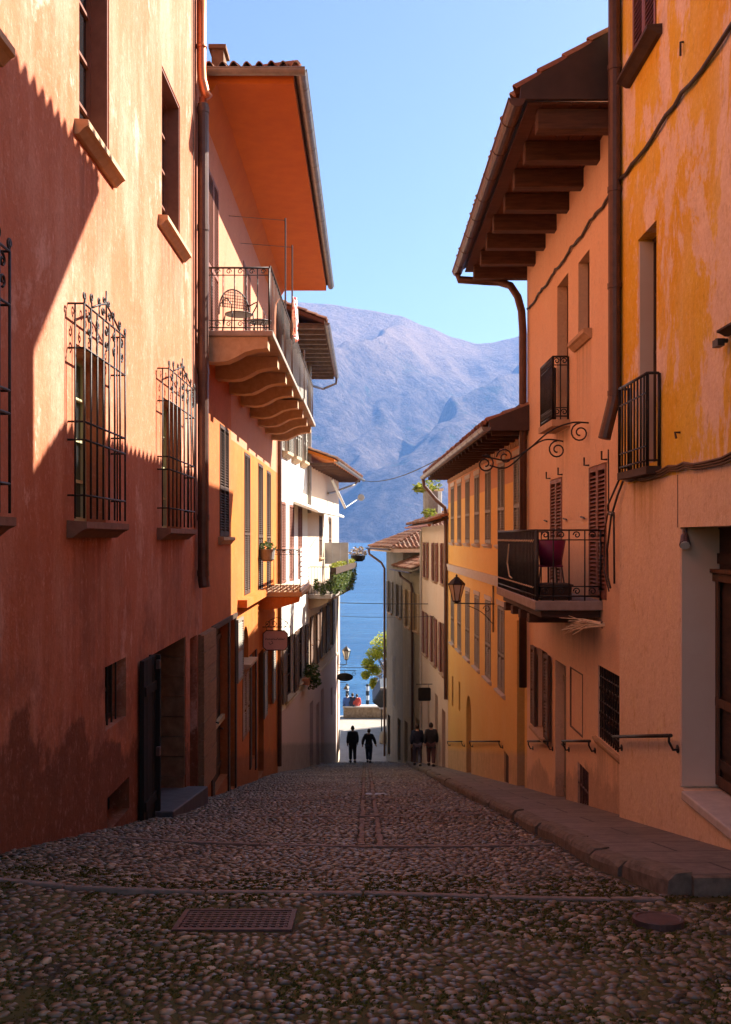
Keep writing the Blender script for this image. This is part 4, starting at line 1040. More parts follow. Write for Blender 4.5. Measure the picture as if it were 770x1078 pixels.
for op in LO: window(h, fr, op, 'closed', 'grey_paint', (op[0] - .1, op[1] + .1, .09, .10), sh_mat='grey_paint', sill_mat='pale_stone')
for op in UP + LO: sr = MB(); sr.box(fr, op[0] - .11, op[1] + .11, .004, .022, op[3] + .01, op[3] + .12); sr.build('lintel', 'pale_stone', h)
sc_ = MB(); sc_.box(fr, 18.6, 32.85, .0, .06, -1.0, -.90); sc_.box(fr, 18.6, 32.85, .0, .04, -1.13, -1.004); sc_.build('string_course', 'pale_stone', h)
d = plank_door(h, fr, DO, 'void', 4, handle=False); s = MB(); s.box(fr, 18.76, 19.59, -.24, -.06, -2.5, -2.36); s.build('transom', 'sill_stone', d)
plank_door(h, fr, AR, 'grey_paint', 4)
a = MB(); m_ = 27.35; rr = .55
for sx in (-1, 1):
    pts = [(m_ + sx * (rr - .003), -4.553)] + [(m_ + sx * (rr - .003) * math.cos(PI / 2 * k / 10), -5.10 + .545 * math.sin(PI / 2 * k / 10)) for k in range(11)]
    a.plate(fr, pts, -.29, -.003)
a.build('arch_head', 'yellow_plaster', h)
for op in S_: window(h, fr, op, 'plain', 'dark_wood', None, cols=1, rows=2)
void_panel(h, fr, HA, 'dark_wood', 'meter_hatch')
rb = MB(); rb.prism(fr, [(.74, 2.10), (.74, 2.18), (-3.0, 3.66), (-3.0, 3.58)], 18.3, 33.3); rf = rb.build('roof', 'dark_wood', h)
tiles(rf, fr.P(18.3, .80, 2.2), fr.P(33.3, .80, 2.2), Vector(fr.P(25, -1, .395)) - Vector(fr.P(25, 0, 0)), 3.6)
for k in range(22): ra = MB(); ra.box(fr, 18.45 + k * .68, 18.45 + k * .68 + .1, -.1, .70, 1.99, 2.098); ra.build('rafter', 'beam_wood', rf)
for k in range(46):
    dn = MB(); dn.box(fr, 18.6 + k * .31, 18.6 + k * .31 + .17, 0, .05, 1.88, 1.98)
    dn.build('dentil', 'sill_stone', h)
ge = MB(); ge.prism(fr, [(.78, 2.06), (.78, 2.26), (-3.0, 3.74), (-3.0, 2.06)], 18.24, 18.30); ge.build('gable_board', 'flashing', rf)
gutter(h, fr, 18.2, 33.4, .84, 2.12, .09)
gp = MB(); gp.tube([fr.P(33.2, .84, 2.04), fr.P(33.2, .80, 1.8), fr.P(33.0, .4, 1.3), fr.P(32.9, .12, 1.05), fr.P(32.88, .08, .8), fr.P(32.88, .08, -5.6)], .065, 8); gp.build('downpipe', 'brown_pipe', h)

# ================================================================== CREAM HOUSE
fr = FR4
h = thing('cream_house', base_of(fr, 33, 41.6), 'narrow cream house with brown shutters beyond the yellow house', 'house')
UP = [(33.4, 34.2, -1.65, -.2, .12), (36.0, 36.9, -1.65, -.2, .12), (39.2, 40.1, -1.65, -.2, .12)]
LO = [(33.7, 34.6, -4.9, -3.1, .12), (36.4, 37.4, -4.9, -3.1, .12), (39.4, 40.4, -4.9, -3.15, .12)]
DD = [(33.6, 34.6, -8.6, -6.2, .2), (35.8, 36.7, -9.0, -6.0, .2), (38.6, 39.3, -9.3, -6.6, .2)]
facade(h, fr, 32.93, 41.6, -10.6, .45, UP + LO + DD, 'cream_plaster', 5)
for op in UP: window(h, fr, op, 'open', 'brown_wood', (op[0] - .1, op[1] + .1, .14, .12), sh_mat='red_brown_paint')
for op in LO: window(h, fr, op, 'open', 'dark_wood', (op[0] - .1, op[1] + .1, .12, .12), sh_mat='red_brown_paint')
for op in DD: plank_door(h, fr, op, 'void', 3, handle=False)
rb = MB(); rb.prism(fr, [(.56, .44), (.56, .52), (-2.6, 1.62), (-2.6, 1.54)], 32.7, 42.0); rf = rb.build('roof', 'beam_wood', h)
tiles(rf, fr.P(32.7, .62, .54), fr.P(42.0, .62, .54), Vector(fr.P(37, -1, .348)) - Vector(fr.P(37, 0, 0)), 3.2)
gutter(h, fr, 32.9, 42.1, .64, .46, .07, 'copper')
ch = MB(); ch.box(fr, 40.2, 40.8, -.7, -.3, .9, 2.0); ch.box(fr, 40.1, 40.9, -.78, -.22, 2.0, 2.08); ch.build('chimney', 'cream_plaster', rf)
cb = MB(); cb.tube([fr.P(41.5, .05, .3), fr.P(41.5, .05, -9.9)], .05, 8); cb.build('downpipe', 'pale_stone', h)
t = thing('roof_plant', fr.P(37.5, .0, .9), 'yellowing potted shrub in a grey tub on the cream house roof', 'potted plant')
s = MB(); s.lathe(fr.P(37.5, .0, .72), [(.30, 0), (.36, .2), (.38, 1.1)], 12); s.build('tub', 'pot_grey', t)
foliage('leaves', 'leaf_fresh', t, [(*fr.P(37.5, .1, 2.05), .5, .5, .28), (*fr.P(37.5, .5, 1.95), .3, .4, .2), (*fr.P(37.0, .2, .95), .3, .5, .2)], 420, .08)
t = thing('hanging_sign', fr.P(37.6, .4, -6.3), 'black rectangular sign hanging from a thin bar on the cream house', 'sign')
cx = Cross(fr, 37.6)
s = MB(); s.plate(cx, [(.06, -6.42), (.06, -5.98), (.10, -5.94), (.52, -5.94), (.56, -5.98), (.56, -6.42), (.52, -6.46), (.10, -6.46)], -.03, .03); s.build('board', 'void', t)
s = MB(); s.tube([cx.P(-.0, 0, -5.80), cx.P(.64, 0, -5.80)], .016); [s.tube([cx.P(a, 0, -5.80), cx.P(a, 0, -5.95)], .009) for a in (.14, .48)]; s.build('bracket', 'iron', t)

# ================================================================== LAKE END, right: stone house and grey house
fr = FR5
h = thing('stone_house', base_of(fr, 41.6, 45.6), 'weathered stone walled house with ochre shutters and lean-to eaves', 'house')
W = [(42.3, 43.1, -4.2, -2.5, .12), (44.1, 44.9, -4.2, -2.45, .12)]; W2 = [(43.5, 44.1, -8.3, -5.9, .15), (42.0, 42.8, -10.2, -8.1, .2), (44.6, 45.3, -10.7, -8.7, .2)]
facade(h, fr, 41.62, 45.7, -11.6, -1.45, W + W2, 'rough_stone_wall', 5)
for op in W: window(h, fr, op, 'open', 'tan_paint', (op[0] - .1, op[1] + .1, .1, .12), sh_mat='tan_paint')
window(h, fr, W2[0], 'closed', 'grey_paint', None, sh_mat='grey_paint')
for op in W2[1:]: plank_door(h, fr, op, 'void', 4, handle=False)
rb = MB(); rb.prism(fr, [(.45, -1.50), (.45, -1.42), (-2.4, -.30), (-2.4, -.38)], 41.5, 46.0); rf = rb.build('roof', 'grey_plaster', h)
tiles(rf, fr.P(41.5, .5, -1.40), fr.P(46.0, .5, -1.40), Vector(fr.P(43, -1, .393)) - Vector(fr.P(43, 0, 0)), 2.8)
gutter(h, fr, 41.5, 46.05, .52, -1.5, .07, 'brown_pipe')
gp = MB(); gp.tube([fr.P(44.0, .52, -1.56), fr.P(44.0, .45, -1.8), fr.P(43.3, .12, -2.1), fr.P(43.2, .08, -2.4), fr.P(43.2, .08, -10.4)], .06, 8); gp.build('downpipe', 'brown_pipe', h)

h = thing('grey_house', base_of(fr, 45.7, 50), 'grey corner house with ridged tile roof at the lake end of the street', 'house')
wg = MB(); wg.box(WD, 3.1, 9, 50.6, 60.2, -12.2, -7.5); wg.build('unseen_shadow_annex', 'grey_plaster', h)  # annex out of view, added to throw shade across the square
W = [(46.3, 47.1, -3.9, -2.3, .12), (48.5, 49.3, -3.85, -2.25, .12)]; W2 = [(47.6, 48.2, -8.6, -6.0, .12), (46.2, 47.0, -11.0, -8.9, .2), (48.9, 49.6, -11.3, -9.2, .2)]
facade(h, fr, 45.72, 50.0, -12.4, -.55, W + W2, 'grey_plaster', 6)
for op in W: window(h, fr, op, 'open', 'grey_paint', (op[0] - .1, op[1] + .1, .1, .12), sh_mat='grey_paint')
window(h, fr, W2[0], 'closed', 'grey_paint', None, sh_mat='grey_paint')
for op in W2[1:]: plank_door(h, fr, op, 'dark_wood', 4, handle=False)
# hipped roof facing the street and the camera
EZ = -.52; ex = .82
a0, a1 = 44.6, 51.0; hgt = math.tan(R(24))
c0, c1, c2, c3 = [Vector(fr.P(*q)) for q in ((a0, ex, EZ), (a1, ex, EZ), (a1, -5, EZ), (a0, -5, EZ))]
q0, q1, q2, q3 = [Vector(fr.P(*q)) for q in ((a0 + 3, ex - 3, EZ + 3 * hgt), (a1 - 3, ex - 3, EZ + 3 * hgt), (a1 - 3, -5, EZ + 3 * hgt), (a0 + 3, -5, EZ + 3 * hgt))]
rm = MB(); rm.add([c0, c1, c2, c3, q0, q1, q2, q3], [(0, 1, 5, 4), (0, 4, 7, 3), (1, 2, 6, 5), (4, 5, 6, 7), (0, 3, 2, 1)]); rf = rm.build('roof', 'cream_plaster', h)
u_ = (c1 - c0).normalized(); n_ = (c0 - c3).normalized()
tiles(rf, c0 + Vector((0, 0, .03)), c1 + Vector((0, 0, .03)), -n_ + Vector((0, 0, hgt)), 3.3, lambda e: min(3.2, e * 1.08, max(.2, ((a1 - a0) - e) * 1.08)))
tiles(rf, c0 + Vector((0, 0, .03)) - u_ * .05, c3 + Vector((0, 0, .03)) - u_ * .05, u_ + Vector((0, 0, hgt)), 3.3, lambda e: min(3.2, e * 1.08), name='roof_tiles')
fs = MB(); fs.box(fr, a0 + .06, a1 - .05, ex - .14, ex - .03, EZ - .16, EZ - .004); fs.box(fr, a0 + .03, a0 + .12, -3, ex - .15, EZ - .18, EZ - .004); fs.build('fascia', 'cream_plaster', rf)
gutter(h, fr, a0 - .05, a1 + .05, ex + .05, EZ - .01, .075, 'brown_pipe')
gp = MB(); gp.tube([fr.P(50.5, ex + .05, EZ - .08), fr.P(50.5, ex, EZ - .35), fr.P(50.1, .25, EZ - .8), fr.P(50.0, .10, EZ - 1.1), fr.P(50.0, .10, -11.5)], .06, 8); gp.build('downpipe', 'brown_pipe', h)

# ================================================================== STREET
def kerb_x(y): return 1.93 + .12 * max(0, min(1, (8.2 - y) / 1.6)) ** 1.5 + .012 * math.sin(y * 2.1)
nx, ny = 28, 232
xs = [-3.5 + 7.2 * i / nx for i in range(nx + 1)]; ys = [-8 + 58 * j / ny for j in range(ny + 1)]
mb = MB(); mb.add([(x, y, road_zx(x, y)) for y in ys for x in xs], [(j * (nx + 1) + i, j * (nx + 1) + i + 1, (j + 1) * (nx + 1) + i + 1, (j + 1) * (nx + 1) + i) for j in range(ny) for i in range(nx)])
road = struct(mb.build('road', 'street_bed', None, smooth=True, fix=False))
mb = MB(); strips = [6.35] + [9.55 + 3.72 * k for k in range(11)]
for y in strips:
    x = Lw + .05
    while x < kerb_x(y) - .1:
        l = random.uniform(.7, 1.2); x2 = min(x + l, kerb_x(y) - .03); w_ = random.uniform(.055, .085); yo = y + random.uniform(-.02, .02)
        vs = [(a, b, road_zx(a, b) + hh) for a in (x, x2 - .012) for b in (yo, yo + w_) for hh in (-.05, .024)]
        mb.add(vs, [(0, 1, 3, 2), (4, 6, 7, 5), (0, 4, 5, 1), (2, 3, 7, 6), (0, 2, 6, 4), (1, 5, 7, 3)]); x = x2
mb.build('stone_strip', 'strip_stone', road, bevel=.012)
mb = MB(); y = 9.8                                        # two lines of long setts down the middle
while y < 49.5:
    l = random.uniform(.16, .3)
    if not any(s_ - .06 < y + l and y < s_ + .2 for s_ in strips):
        for x in (-.08, .12):
            a0, a1 = x + random.uniform(-.012, .012), x + .07 + random.uniform(-.012, .012)
            vs = [(a, b, road_zx(a, b) + hh) for a in (a0, a1) for b in (y, y + l - .015) for hh in (-.05, .008 + random.uniform(0, .012))]
            mb.add(vs, [(0, 1, 3, 2), (4, 6, 7, 5), (0, 4, 5, 1), (2, 3, 7, 6), (0, 2, 6, 4), (1, 5, 7, 3)])
    y += l
mb.build('centre_setts', 'strip_stone', road, bevel=.014)

GR = (-1.13, -.43, 5.52, 5.97); MH = (1.80, 5.84, .135); PL = (.0, .42, 18.2, 18.9)
def dome(n, rings):
    vs = []
    for (rr, zz) in rings:
        vs += [(rr * math.cos(2 * PI * k / n), rr * math.sin(2 * PI * k / n), zz) for k in range(n)]
    vs.append((0, 0, 1.0)); t = []
    for i in range(len(rings) - 1):
        for k in range(n):
            a, b = i * n + k, i * n + (k + 1) % n; t += [(a, b, b + n), (a, b + n, a + n)]
    L = (len(rings) - 1) * n; top = len(vs) - 1
    t += [(L + k, L + (k + 1) % n, top) for k in range(n)]
    return np.array(vs, float), np.array(t)
def cobbles(y0, y1, sp, tmpl, smin, smax, hfac):
    V, T_ = tmpl; P = []
    j = 0; y = y0
    while y < y1:
        xe = (kerb_x(y) - .05) if y > 6.60 else 3.1
        x = Lw - .02 + (sp / 2 if j % 2 else 0)
        while x < xe:
            px = x + random.uniform(-.24, .24) * sp; py = y + random.uniform(-.24, .24) * sp
            ok = not any(s_ - .035 < py < s_ + .165 for s_ in strips) and not (py > 9.7 and (-.10 < px < .01 or .10 < px < .21))
            ok = ok and not (GR[0] - .03 < px < GR[1] + .03 and GR[2] - .03 < py < GR[3] + .03) and math.hypot(px - MH[0], py - MH[1]) > MH[2] + .03
            ok = ok and not (PL[0] < px < PL[1] and PL[2] < py < PL[3])
            if ok and px < xe: P.append((px, py))
            x += sp * random.uniform(.9, 1.1)
        y += sp * .84; j += 1
    P = np.array(P); N = len(P)
    a = rng.uniform(smin, smax, N); b = a * rng.uniform(.52, .90, N); yaw = rng.normal(0, .42, N) + (rng.random(N) < .14) * 1.3
    h = a * rng.uniform(hfac[0], hfac[1], N)
    z = np.array([road_zx(p[0], p[1]) for p in P]); sl = np.where(P[:, 1] < YB, -.12, -SL)
    X = V[None, :, 0] * a[:, None]; Y = V[None, :, 1] * b[:, None]
    bump = 1 + rng.uniform(-.12, .12, X.shape)
    X = X * bump; Y = Y * bump
    c, s = np.cos(yaw)[:, None], np.sin(yaw)[:, None]
    x_ = X * c - Y * s; y_ = X * s + Y * c
    tx, ty = rng.normal(0, .10, N)[:, None], rng.normal(0, .10, N)[:, None]
    z_ = z[:, None] + V[None, :, 2] * h[:, None] + y_ * (sl[:, None] + ty) + x_ * tx - .004
    co = np.stack([x_ + P[:, 0:1], y_ + P[:, 1:2], z_], -1).reshape(-1, 3)
    tri = (T_[None] + (np.arange(N) * len(V))[:, None, None]).reshape(-1, 3)
    r = np.repeat(np.clip(rng.random(N), 0, 1), len(V))
    return co, tri, r
A1_ = cobbles(2.6, 12.0, .071, dome(10, [(.9, -.3), (1.0, .10), (.90, .55), (.55, .90)]), .022, .044, (.34, .60))
A2_ = cobbles(12.0, 49.9, .092, dome(7, [(1.0, -.2), (.90, .5), (.5, .9)]), .030, .050, (.42, .66))
co = np.concatenate([A1_[0], A2_[0]]); tri = np.concatenate([A1_[1], A2_[1] + len(A1_[0])]); rr_ = np.concatenate([A1_[2], A2_[2]])
me = bpy.data.meshes.new('cobblestones')
me.vertices.add(len(co)); me.vertices.foreach_set('co', co.ravel().astype(np.float32))
me.loops.add(tri.size); me.loops.foreach_set('vertex_index', tri.ravel().astype(np.int32))
me.polygons.add(len(tri)); me.polygons.foreach_set('loop_start', np.arange(0, tri.size, 3, dtype=np.int32))
me.update(calc_edges=True); me.validate()
at = me.attributes.new('rnd', 'FLOAT', 'POINT'); at.data.foreach_set('value', rr_.astype(np.float32))
me.polygons.foreach_set('use_smooth', np.ones(len(tri), bool)); me.materials.append(M['cobble'])
ob = bpy.data.objects.new('cobblestones', me); COL.objects.link(ob); struct(ob, 'stuff')

# moss tufts in the joints of the flat foreground
mb = MB()
for _ in range(42000):
    x = random.uniform(-2.9, 3.0); y = random.uniform(3.2, 7.4)
    if mnoise.noise(Vector((x * 1.1, y * 1.1, 3.1))) + .35 * mnoise.noise(Vector((x * 4, y * 4, 1))) < -.02: continue
    if GR[0] < x < GR[1] and GR[2] < y < GR[3] or math.hypot(x - MH[0], y - MH[1]) < MH[2]: continue
    if y > 6.58 and x > kerb_x(y): continue
    z = road_zx(x, y); a = random.uniform(0, PI); s = random.uniform(.005, .012); dx, dy = math.cos(a) * s, math.sin(a) * s
    mb.add([(x - dx, y - dy, z + .002), (x + dx, y + dy, z + .002), (x + dx * .6 + .006, y + dy * .6, z + .008 + s * .5), (x - dx * .6, y - dy * .6 + .006, z + .008 + s * .4)], [(0, 1, 2, 3)])
struct(mb.build('moss', 'moss', None, rnd=True, fix=False), 'stuff')

# raised pavement
mb = MB(); ys = [6.60 + .36 * k for k in range(124)]; vs = []
for y in ys:
    k = kerb_x(y); vs += [(k + .16, y, pav_z(y)), (3.4, y, pav_z(y) + .02), (k + .16, y, pav_z(y) - .4), (3.4, y, pav_z(y) - .4)]
fs = []
for j in range(len(ys) - 1):
    b = j * 4; fs += [(b, b + 1, b + 5, b + 4), (b, b + 4, b + 6, b + 2)]
fs.append((0, 2, 3, 1)); mb.add(vs, fs)
pav = struct(mb.build('pavement', 'pavement', None, fix=False))
mb = MB(); y = 6.58                                        # rough kerb stones, worn along the edge
while y < 50:
    l = random.uniform(.7, 1.25); y2 = min(y + l - .022, 50.4); up = random.uniform(-.014, .014); sh = random.uniform(-.02, .02)
    m = max(3, int(l / .16)) if y < 22 else 3
    vs = []
    for i in range(m + 1):
        yy = y + (y2 - y) * i / m; k = kerb_x(yy) + sh
        e = (.022 if i in (0, m) else 0) + .012 * mnoise.noise(Vector((yy * 5, 1, 2))); f2 = .016 * mnoise.noise(Vector((yy * 7, 4, 9)))
        vs += [(k - .015 + f2, yy, pav_z(yy) - .45), (k + f2 + e, yy, pav_z(yy) - .05 + up), (k + .018 + f2 + e, yy, pav_z(yy) - .012 + up - e), (k + .05 + e, yy, pav_z(yy) + .012 + up - e * .6), (k + .19, yy, pav_z(yy) + .014 + up), (k + .19, yy, pav_z(yy) - .45)]
    fs = [tuple(range(6)), tuple(m * 6 + i for i in range(6))[::-1]]
    for i in range(m): fs += [(i * 6 + j, i * 6 + (j + 1) % 6, (i + 1) * 6 + (j + 1) % 6, (i + 1) * 6 + j) for j in range(6)]
    mb.add(vs, fs)
    y += l
mb.build('kerb', 'dark_stone', pav)
mb = MB(); x = 2.26
while x < 3.0: mb.box(WD, x, x + .28, 6.53, 6.595, pav_z(6.58) - .4, pav_z(6.58) - .005); x += .29
mb.build('end_kerb', 'dark_stone', pav)

def sbox(mb, x0, x1, y0, y1, h0, h1):
    vs = [(x, y, road_z(y) + h) for x in (x0, x1) for y in (y0, y1) for h in (h0, h1)]
    mb.add(vs, [(0, 1, 3, 2), (4, 6, 7, 5), (0, 4, 5, 1), (2, 3, 7, 6), (0, 2, 6, 4), (1, 5, 7, 3)])
mb = MB(); x0, x1, y0, y1 = GR
for a in ((x0, x1, y0, y0 + .03), (x0, x1, y1 - .03, y1), (x0, x0 + .03, y0 + .03, y1 - .03), (x1 - .03, x1, y0 + .03, y1 - .03)): sbox(mb, *a, -.03, .034)
n = 15
for i in range(1, n): x = x0 + (x1 - x0) * i / n; sbox(mb, x - .010, x + .010, y0 + .03, y1 - .03, -.02, .027)
for i in range(1, 9): y = y0 + (y1 - y0) * i / 9; sbox(mb, x0 + .03, x1 - .03, y - .009, y + .009, -.02, .030)
sbox(mb, x0, x1, y0, y1, -.06, -.012)
tag(mb.build('drain_grate', 'rust_iron', None), 'rectangular cast iron drain grate set in the mossy foreground cobbles', 'drain grate')
mb = MB(); cx_, cy_, r_ = MH
vs = [(cx_ + q * math.cos(2 * PI * k / 28), cy_ + q * math.sin(2 * PI * k / 28), road_z(cy_ + q * math.sin(2 * PI * k / 28)) + hh) for q, hh in ((r_ + .02, -.03), (r_ + .02, .012), (r_, .014), (r_ - .008, .008), (.02, .012)) for k in range(28)]
mb.add(vs, [(i * 28 + k, i * 28 + (k + 1) % 28, (i + 1) * 28 + (k + 1) % 28, (i + 1) * 28 + k) for i in range(4) for k in range(28)] + [tuple(112 + k for k in range(28))])
tag(mb.build('manhole_cover', 'rust_iron', None), 'round rusty manhole cover in the cobbles in front of the pavement end', 'manhole cover')
mb = MB(); sbox(mb, *PL, -.03, .03); sbox(mb, PL[0] + .03, PL[1] - .03, PL[2] + .03, PL[3] - .03, .031, .036)
tag(mb.build('manhole_cover', 'grey_gutter', None), 'small square grey manhole cover in the middle of the sloping street', 'manhole cover')

# ================================================================== GROUND, SQUARE, LAKE, MOUNTAIN
mb = MB(); X_ = [-90, -30, -8, 8, 30, 90]; Y_ = [-60, -20, 0, 6.35, 30, 49.9]
mb.add([(x, y, road_z(y) - .45) for y in Y_ for x in X_], [(j * 6 + i, j * 6 + i + 1, j * 6 + i + 7, j * 6 + i + 6) for j in range(5) for i in range(5)])
struct(mb.build('ground', 'street_bed', None, fix=False))
mb = MB(); mb.box(WD, -60, 60, 49.85, 63.0, -15, -11.81); struct(mb.build('square', 'square', None))
mb = MB(); n = 60
yy = [63.0] + [63 + 2400 * (k / 30) ** 2.2 for k in range(1, 31)]; xx = [-5000, -1500, -400, -100, -30, 30, 100, 400, 1500, 5000]
mb.add([(x, y, -12.8) for y in yy for x in xx], [(j * 10 + i, j * 10 + i + 1, j * 10 + i + 11, j * 10 + i + 10) for j in range(30) for i in range(9)])
struct(mb.build('lake', 'lake', None, fix=False))
mb = MB(); mb.box(WD, -1.45, 3.2, 62.1, 62.6, -11.81, -11.12); w = mb.build('quay_wall', 'parapet', None, bevel=.03)
tag(w, 'low stone parapet wall along the lake edge of the square', 'wall')
mb = MB(); mb.box(WD, -1.50, 3.2, 62.04, 62.66, -11.118, -11.02); mb.build('coping', 'pale_stone', w, bevel=.02)
for X, lb in ((-1.27, 'black and white striped mooring pole beside the seated people'), (.14, 'black and white striped mooring pole standing alone in the lake')):
    mb = MB(); mb.lathe((X, 66, -14.5), [(.115, 0), (.115, 4.2), (.09, 4.3), (.02, 4.34)], 14); tag(mb.build('mooring_pole', 'striped_pole', None), lb, 'mooring pole', 'mooring poles in the lake')
mb = MB(); mb.lathe((1.02, 54.5, -11.81), [(.22, 0), (.24, .1), (.23, .45), (.19, .62), (.08, .70)], 14); tag(mb.build('bollard', 'rough_stone_wall', None, smooth=True), 'squat rounded stone bollard at the edge of the square', 'bollard')
t = thing('sign_post', (.93, 55.1, -11.81), 'thin dark sign post behind the stone bollard on the square', 'sign post')
mb = MB(); mb.tube([(.93, 55.1, -11.81), (.93, 55.1, -9.5)], .035, 8); mb.build('post', 'iron', t)
mb = MB(); mb.box(WD, .78, 1.08, 55.05, 55.07, -9.95, -9.6); mb.build('plate', 'grey_panel', t)
# tree on the square
t = thing('tree', (1.55, 57.6, -11.81), 'fresh yellow green tree by the lake behind the corner house', 'tree')
mb = MB(); mb.tube([(1.55, 57.6, -11.9), (1.5, 57.6, -10.2), (1.35, 57.5, -8.8), (1.2, 57.5, -7.4)], [.16, .13, .11, .06], 8)
for k in range(7):
    a = k * .9; mb.tube([(1.4, 57.55, -9.2 + .2 * k), (1.4 + .6 * math.cos(a), 57.5 + .6 * math.sin(a), -8.2 + .2 * k), (1.4 + 1.1 * math.cos(a), 57.5 + 1.1 * math.sin(a), -7.4 + .2 * k)], [.05, .03, .01], 5)
mb.build('trunk', 'bark', t)
foliage('crown', 'leaf_yellow', t, [(1.1, 57.4, -6.4, .8, .8, .5), (.6, 57.2, -7.0, .55, .6, .4), (.15, 57.2, -7.6, .4, .5, .35), (1.6, 57.4, -6.0, .9, .8, .5), (2.1, 57.5, -6.6, .9, .9, .7), (.5, 57.4, -8.0, .45, .4, .35), (1.4, 57.6, -7.0, .6, .6, .4), (.0, 57.0, -8.25, .25, .3, .25), (.45, 57.2, -8.8, .2, .2, .35)], 5200, .085)
t = thing('blossom_tree', (1.4, 59.5, -11.81), 'pale blossoming shrub tree beneath the yellow green tree', 'tree')
mb = MB(); mb.tube([(1.4, 59.5, -11.9), (1.35, 59.5, -9.6)], [.1, .05], 6); mb.build('trunk', 'bark', t)
foliage('crown', 'blossom', t, [(1.2, 59.4, -8.4, .7, .6, .55), (.85, 59.4, -9.1, .45, .5, .5), (1.6, 59.4, -7.8, .7, .6, .5)], 1100, .08)
t = thing('awning', (1.2, 52.6, -9.0), 'dark sloping awning on the lake side of the grey corner house', 'awning')
mb = MB(); f_ = Fr(1.1, 52, 0, 1)
mb.prism(f_, [(-.9, -7.95), (.30, -8.05), (.72, -8.75), (.70, -8.80), (.28, -8.12), (-.9, -8.02)], 50.6, 54.2)
mb.prism(f_, [(-.9, -8.02), (.28, -8.13), (.69, -8.80), (.35, -9.05), (-.9, -9.05)], 50.58, 50.62); mb.build('canopy', 'dark_awning', t)
mb = MB(); mb.tube([f_.P(50.6, -.9, -7.93), f_.P(50.6, .31, -8.03)], .05, 6); mb.build('roller', 'white_paint', t)

# mountain across the lake
RID = [(-900, 150), (-500, 200), (-250, 228), (-150, 243), (-85, 252), (-40, 250), (0, 244), (35, 238), (65, 226), (95, 214), (118, 208), (132, 209), (150, 213), (180, 222), (260, 240), (420, 232), (700, 170), (1200, 120)]
YS, YR = 2350.0, 4000.0
def ridge(px):
    for (a, za), (b, zb) in zip(RID, RID[1:]):
        if a <= px <= b:
            t = (px - a) / (b - a); t = t * t * (3 - 2 * t) * .5 + t * .5; return za + (zb - za) * t
    return 150
def mz(x, y):
    t = (y - YS) / (YR - YS)
    q = Vector((x * .0011, y * .0011, 4.2))
    wx = x + 130 * mnoise.noise(q * 2.1) + 60 * mnoise.noise(q * 5.3); wy = y + 110 * mnoise.noise(q * 2.3 + Vector((9, 3, 1)))
    top = ridge(x / max(y, 3300) * 1000 if y > 3300 else x / 4.0) * YR / 1000
    if t <= 1: prof = max(0, t) ** .92 * (1 - .10 * math.sin(PI * min(1, max(0, t))))
    else: prof = max(0.2, 1 - (t - 1) * .8)
    e = max(0, min(1, t)); env = (e * (1 - e) * 4) ** .7 * (1 - .75 * e ** 4)
    sp = 0
    for (P_, m, amp, ph, k) in ((610, .62, 235, .36, .74), (270, .45, 60, .1, .68), (131, .7, 24, .5, .6)):
        u = ((wx - m * (wy - YS)) / P_ + ph) % 1.0                      # spurs: gentle side to the right, steep shaded side to the left
        sp += amp * ((u / (1 - k)) if u < (1 - k) else (1 - u) / k) * (.75 + .5 * mnoise.noise(q * 1.3 + Vector((P_, 0, 0))))
    rg = 0; fr_ = 2.6; am = 62
    for _ in range(3):                                                  # ridged gullies
        rg += am * (1 - 2 * abs(mnoise.noise(Vector((x * .0011 * fr_, y * .0011 * fr_ * .55, 7.7 + fr_))))); fr_ *= 2.0; am *= .42
    n = rg * .8 + mnoise.fractal(q * 9, .9, 2.2, 4) * 10
    return -13.5 + top * prof + env * (sp - 130 + n) if t > 0 else -16
mx, my = 420, 300
XX = [-2000 + 4000 * i / mx for i in range(mx + 1)]; YY = [YS - 30 + 2700 * (j / my) for j in range(my + 1)]
mb = MB(); mb.add([(x, y, mz(x, y)) for y in YY for x in XX], [(j * (mx + 1) + i, j * (mx + 1) + i + 1, (j + 1) * (mx + 1) + i + 1, (j + 1) * (mx + 1) + i) for j in range(my) for i in range(mx)])
struct(mb.build('mountain', 'mountain', None, smooth=True, fix=False))

# ================================================================== CABLES, HANDRAILS, LANTERNS
def cable(pts, r, label, mat='cable', sag=0, cat='cable', n=24, name='overhead_cable'):
    mb = MB()
    if len(pts) == 2:
        a, b = Vector(pts[0]), Vector(pts[1]); pts = [a.lerp(b, k / n) - Vector((0, 0, sag * 4 * (k / n) * (1 - k / n))) for k in range(n + 1)]
    mb.tube(pts, r, 5); o = mb.build(name, mat, None, smooth=True); return tag(o, label, cat)
cable([F3.P(49.9, .06, -3.42), FR4.P(39.0, .02, -2.72)], .018, 'upper thin cable across the street end above the lake', sag=.02)
cable([F3.P(49.9, .06, -4.12), FR4.P(36.8, .02, -3.05)], .011, 'lower of two thin cables across the street end', sag=.05)
cable([F3.P(49.5, .06, -6.75), FR5.P(49.5, .06, -6.72)], .014, 'thin cable strung over the square above the oval sign', sag=.04)
cable([F3.P(50.6, 1.2, 3.05), FR3.P(18.4, .1, 2.62)], .016, 'long sagging cable from the low left eaves to the yellow house roof', sag=.55)
w_ = lambda fr, z, a, b, o=.03: [fr.P(a + (b - a) * k / 40, o + .008 * math.sin(k * 1.9), z + .02 * math.sin(k * .83) + .012 * math.sin(k * 2.7)) for k in range(41)]
cable(w_(FR1, 4.22, 1.5, 11.25), .022, 'slack dark cable running up across the flaking ochre wall', name='wall_cable')
cable(w_(FR2, 4.38, 11.5, 18.3), .02, 'dark cable along the salmon wall above its upper windows', name='wall_cable')
mb = MB()
for k in range(3): mb.tube(w_(FR1, .64 + .022 * k, 1.5, 11.1, .03 + .01 * k), .013, 5)
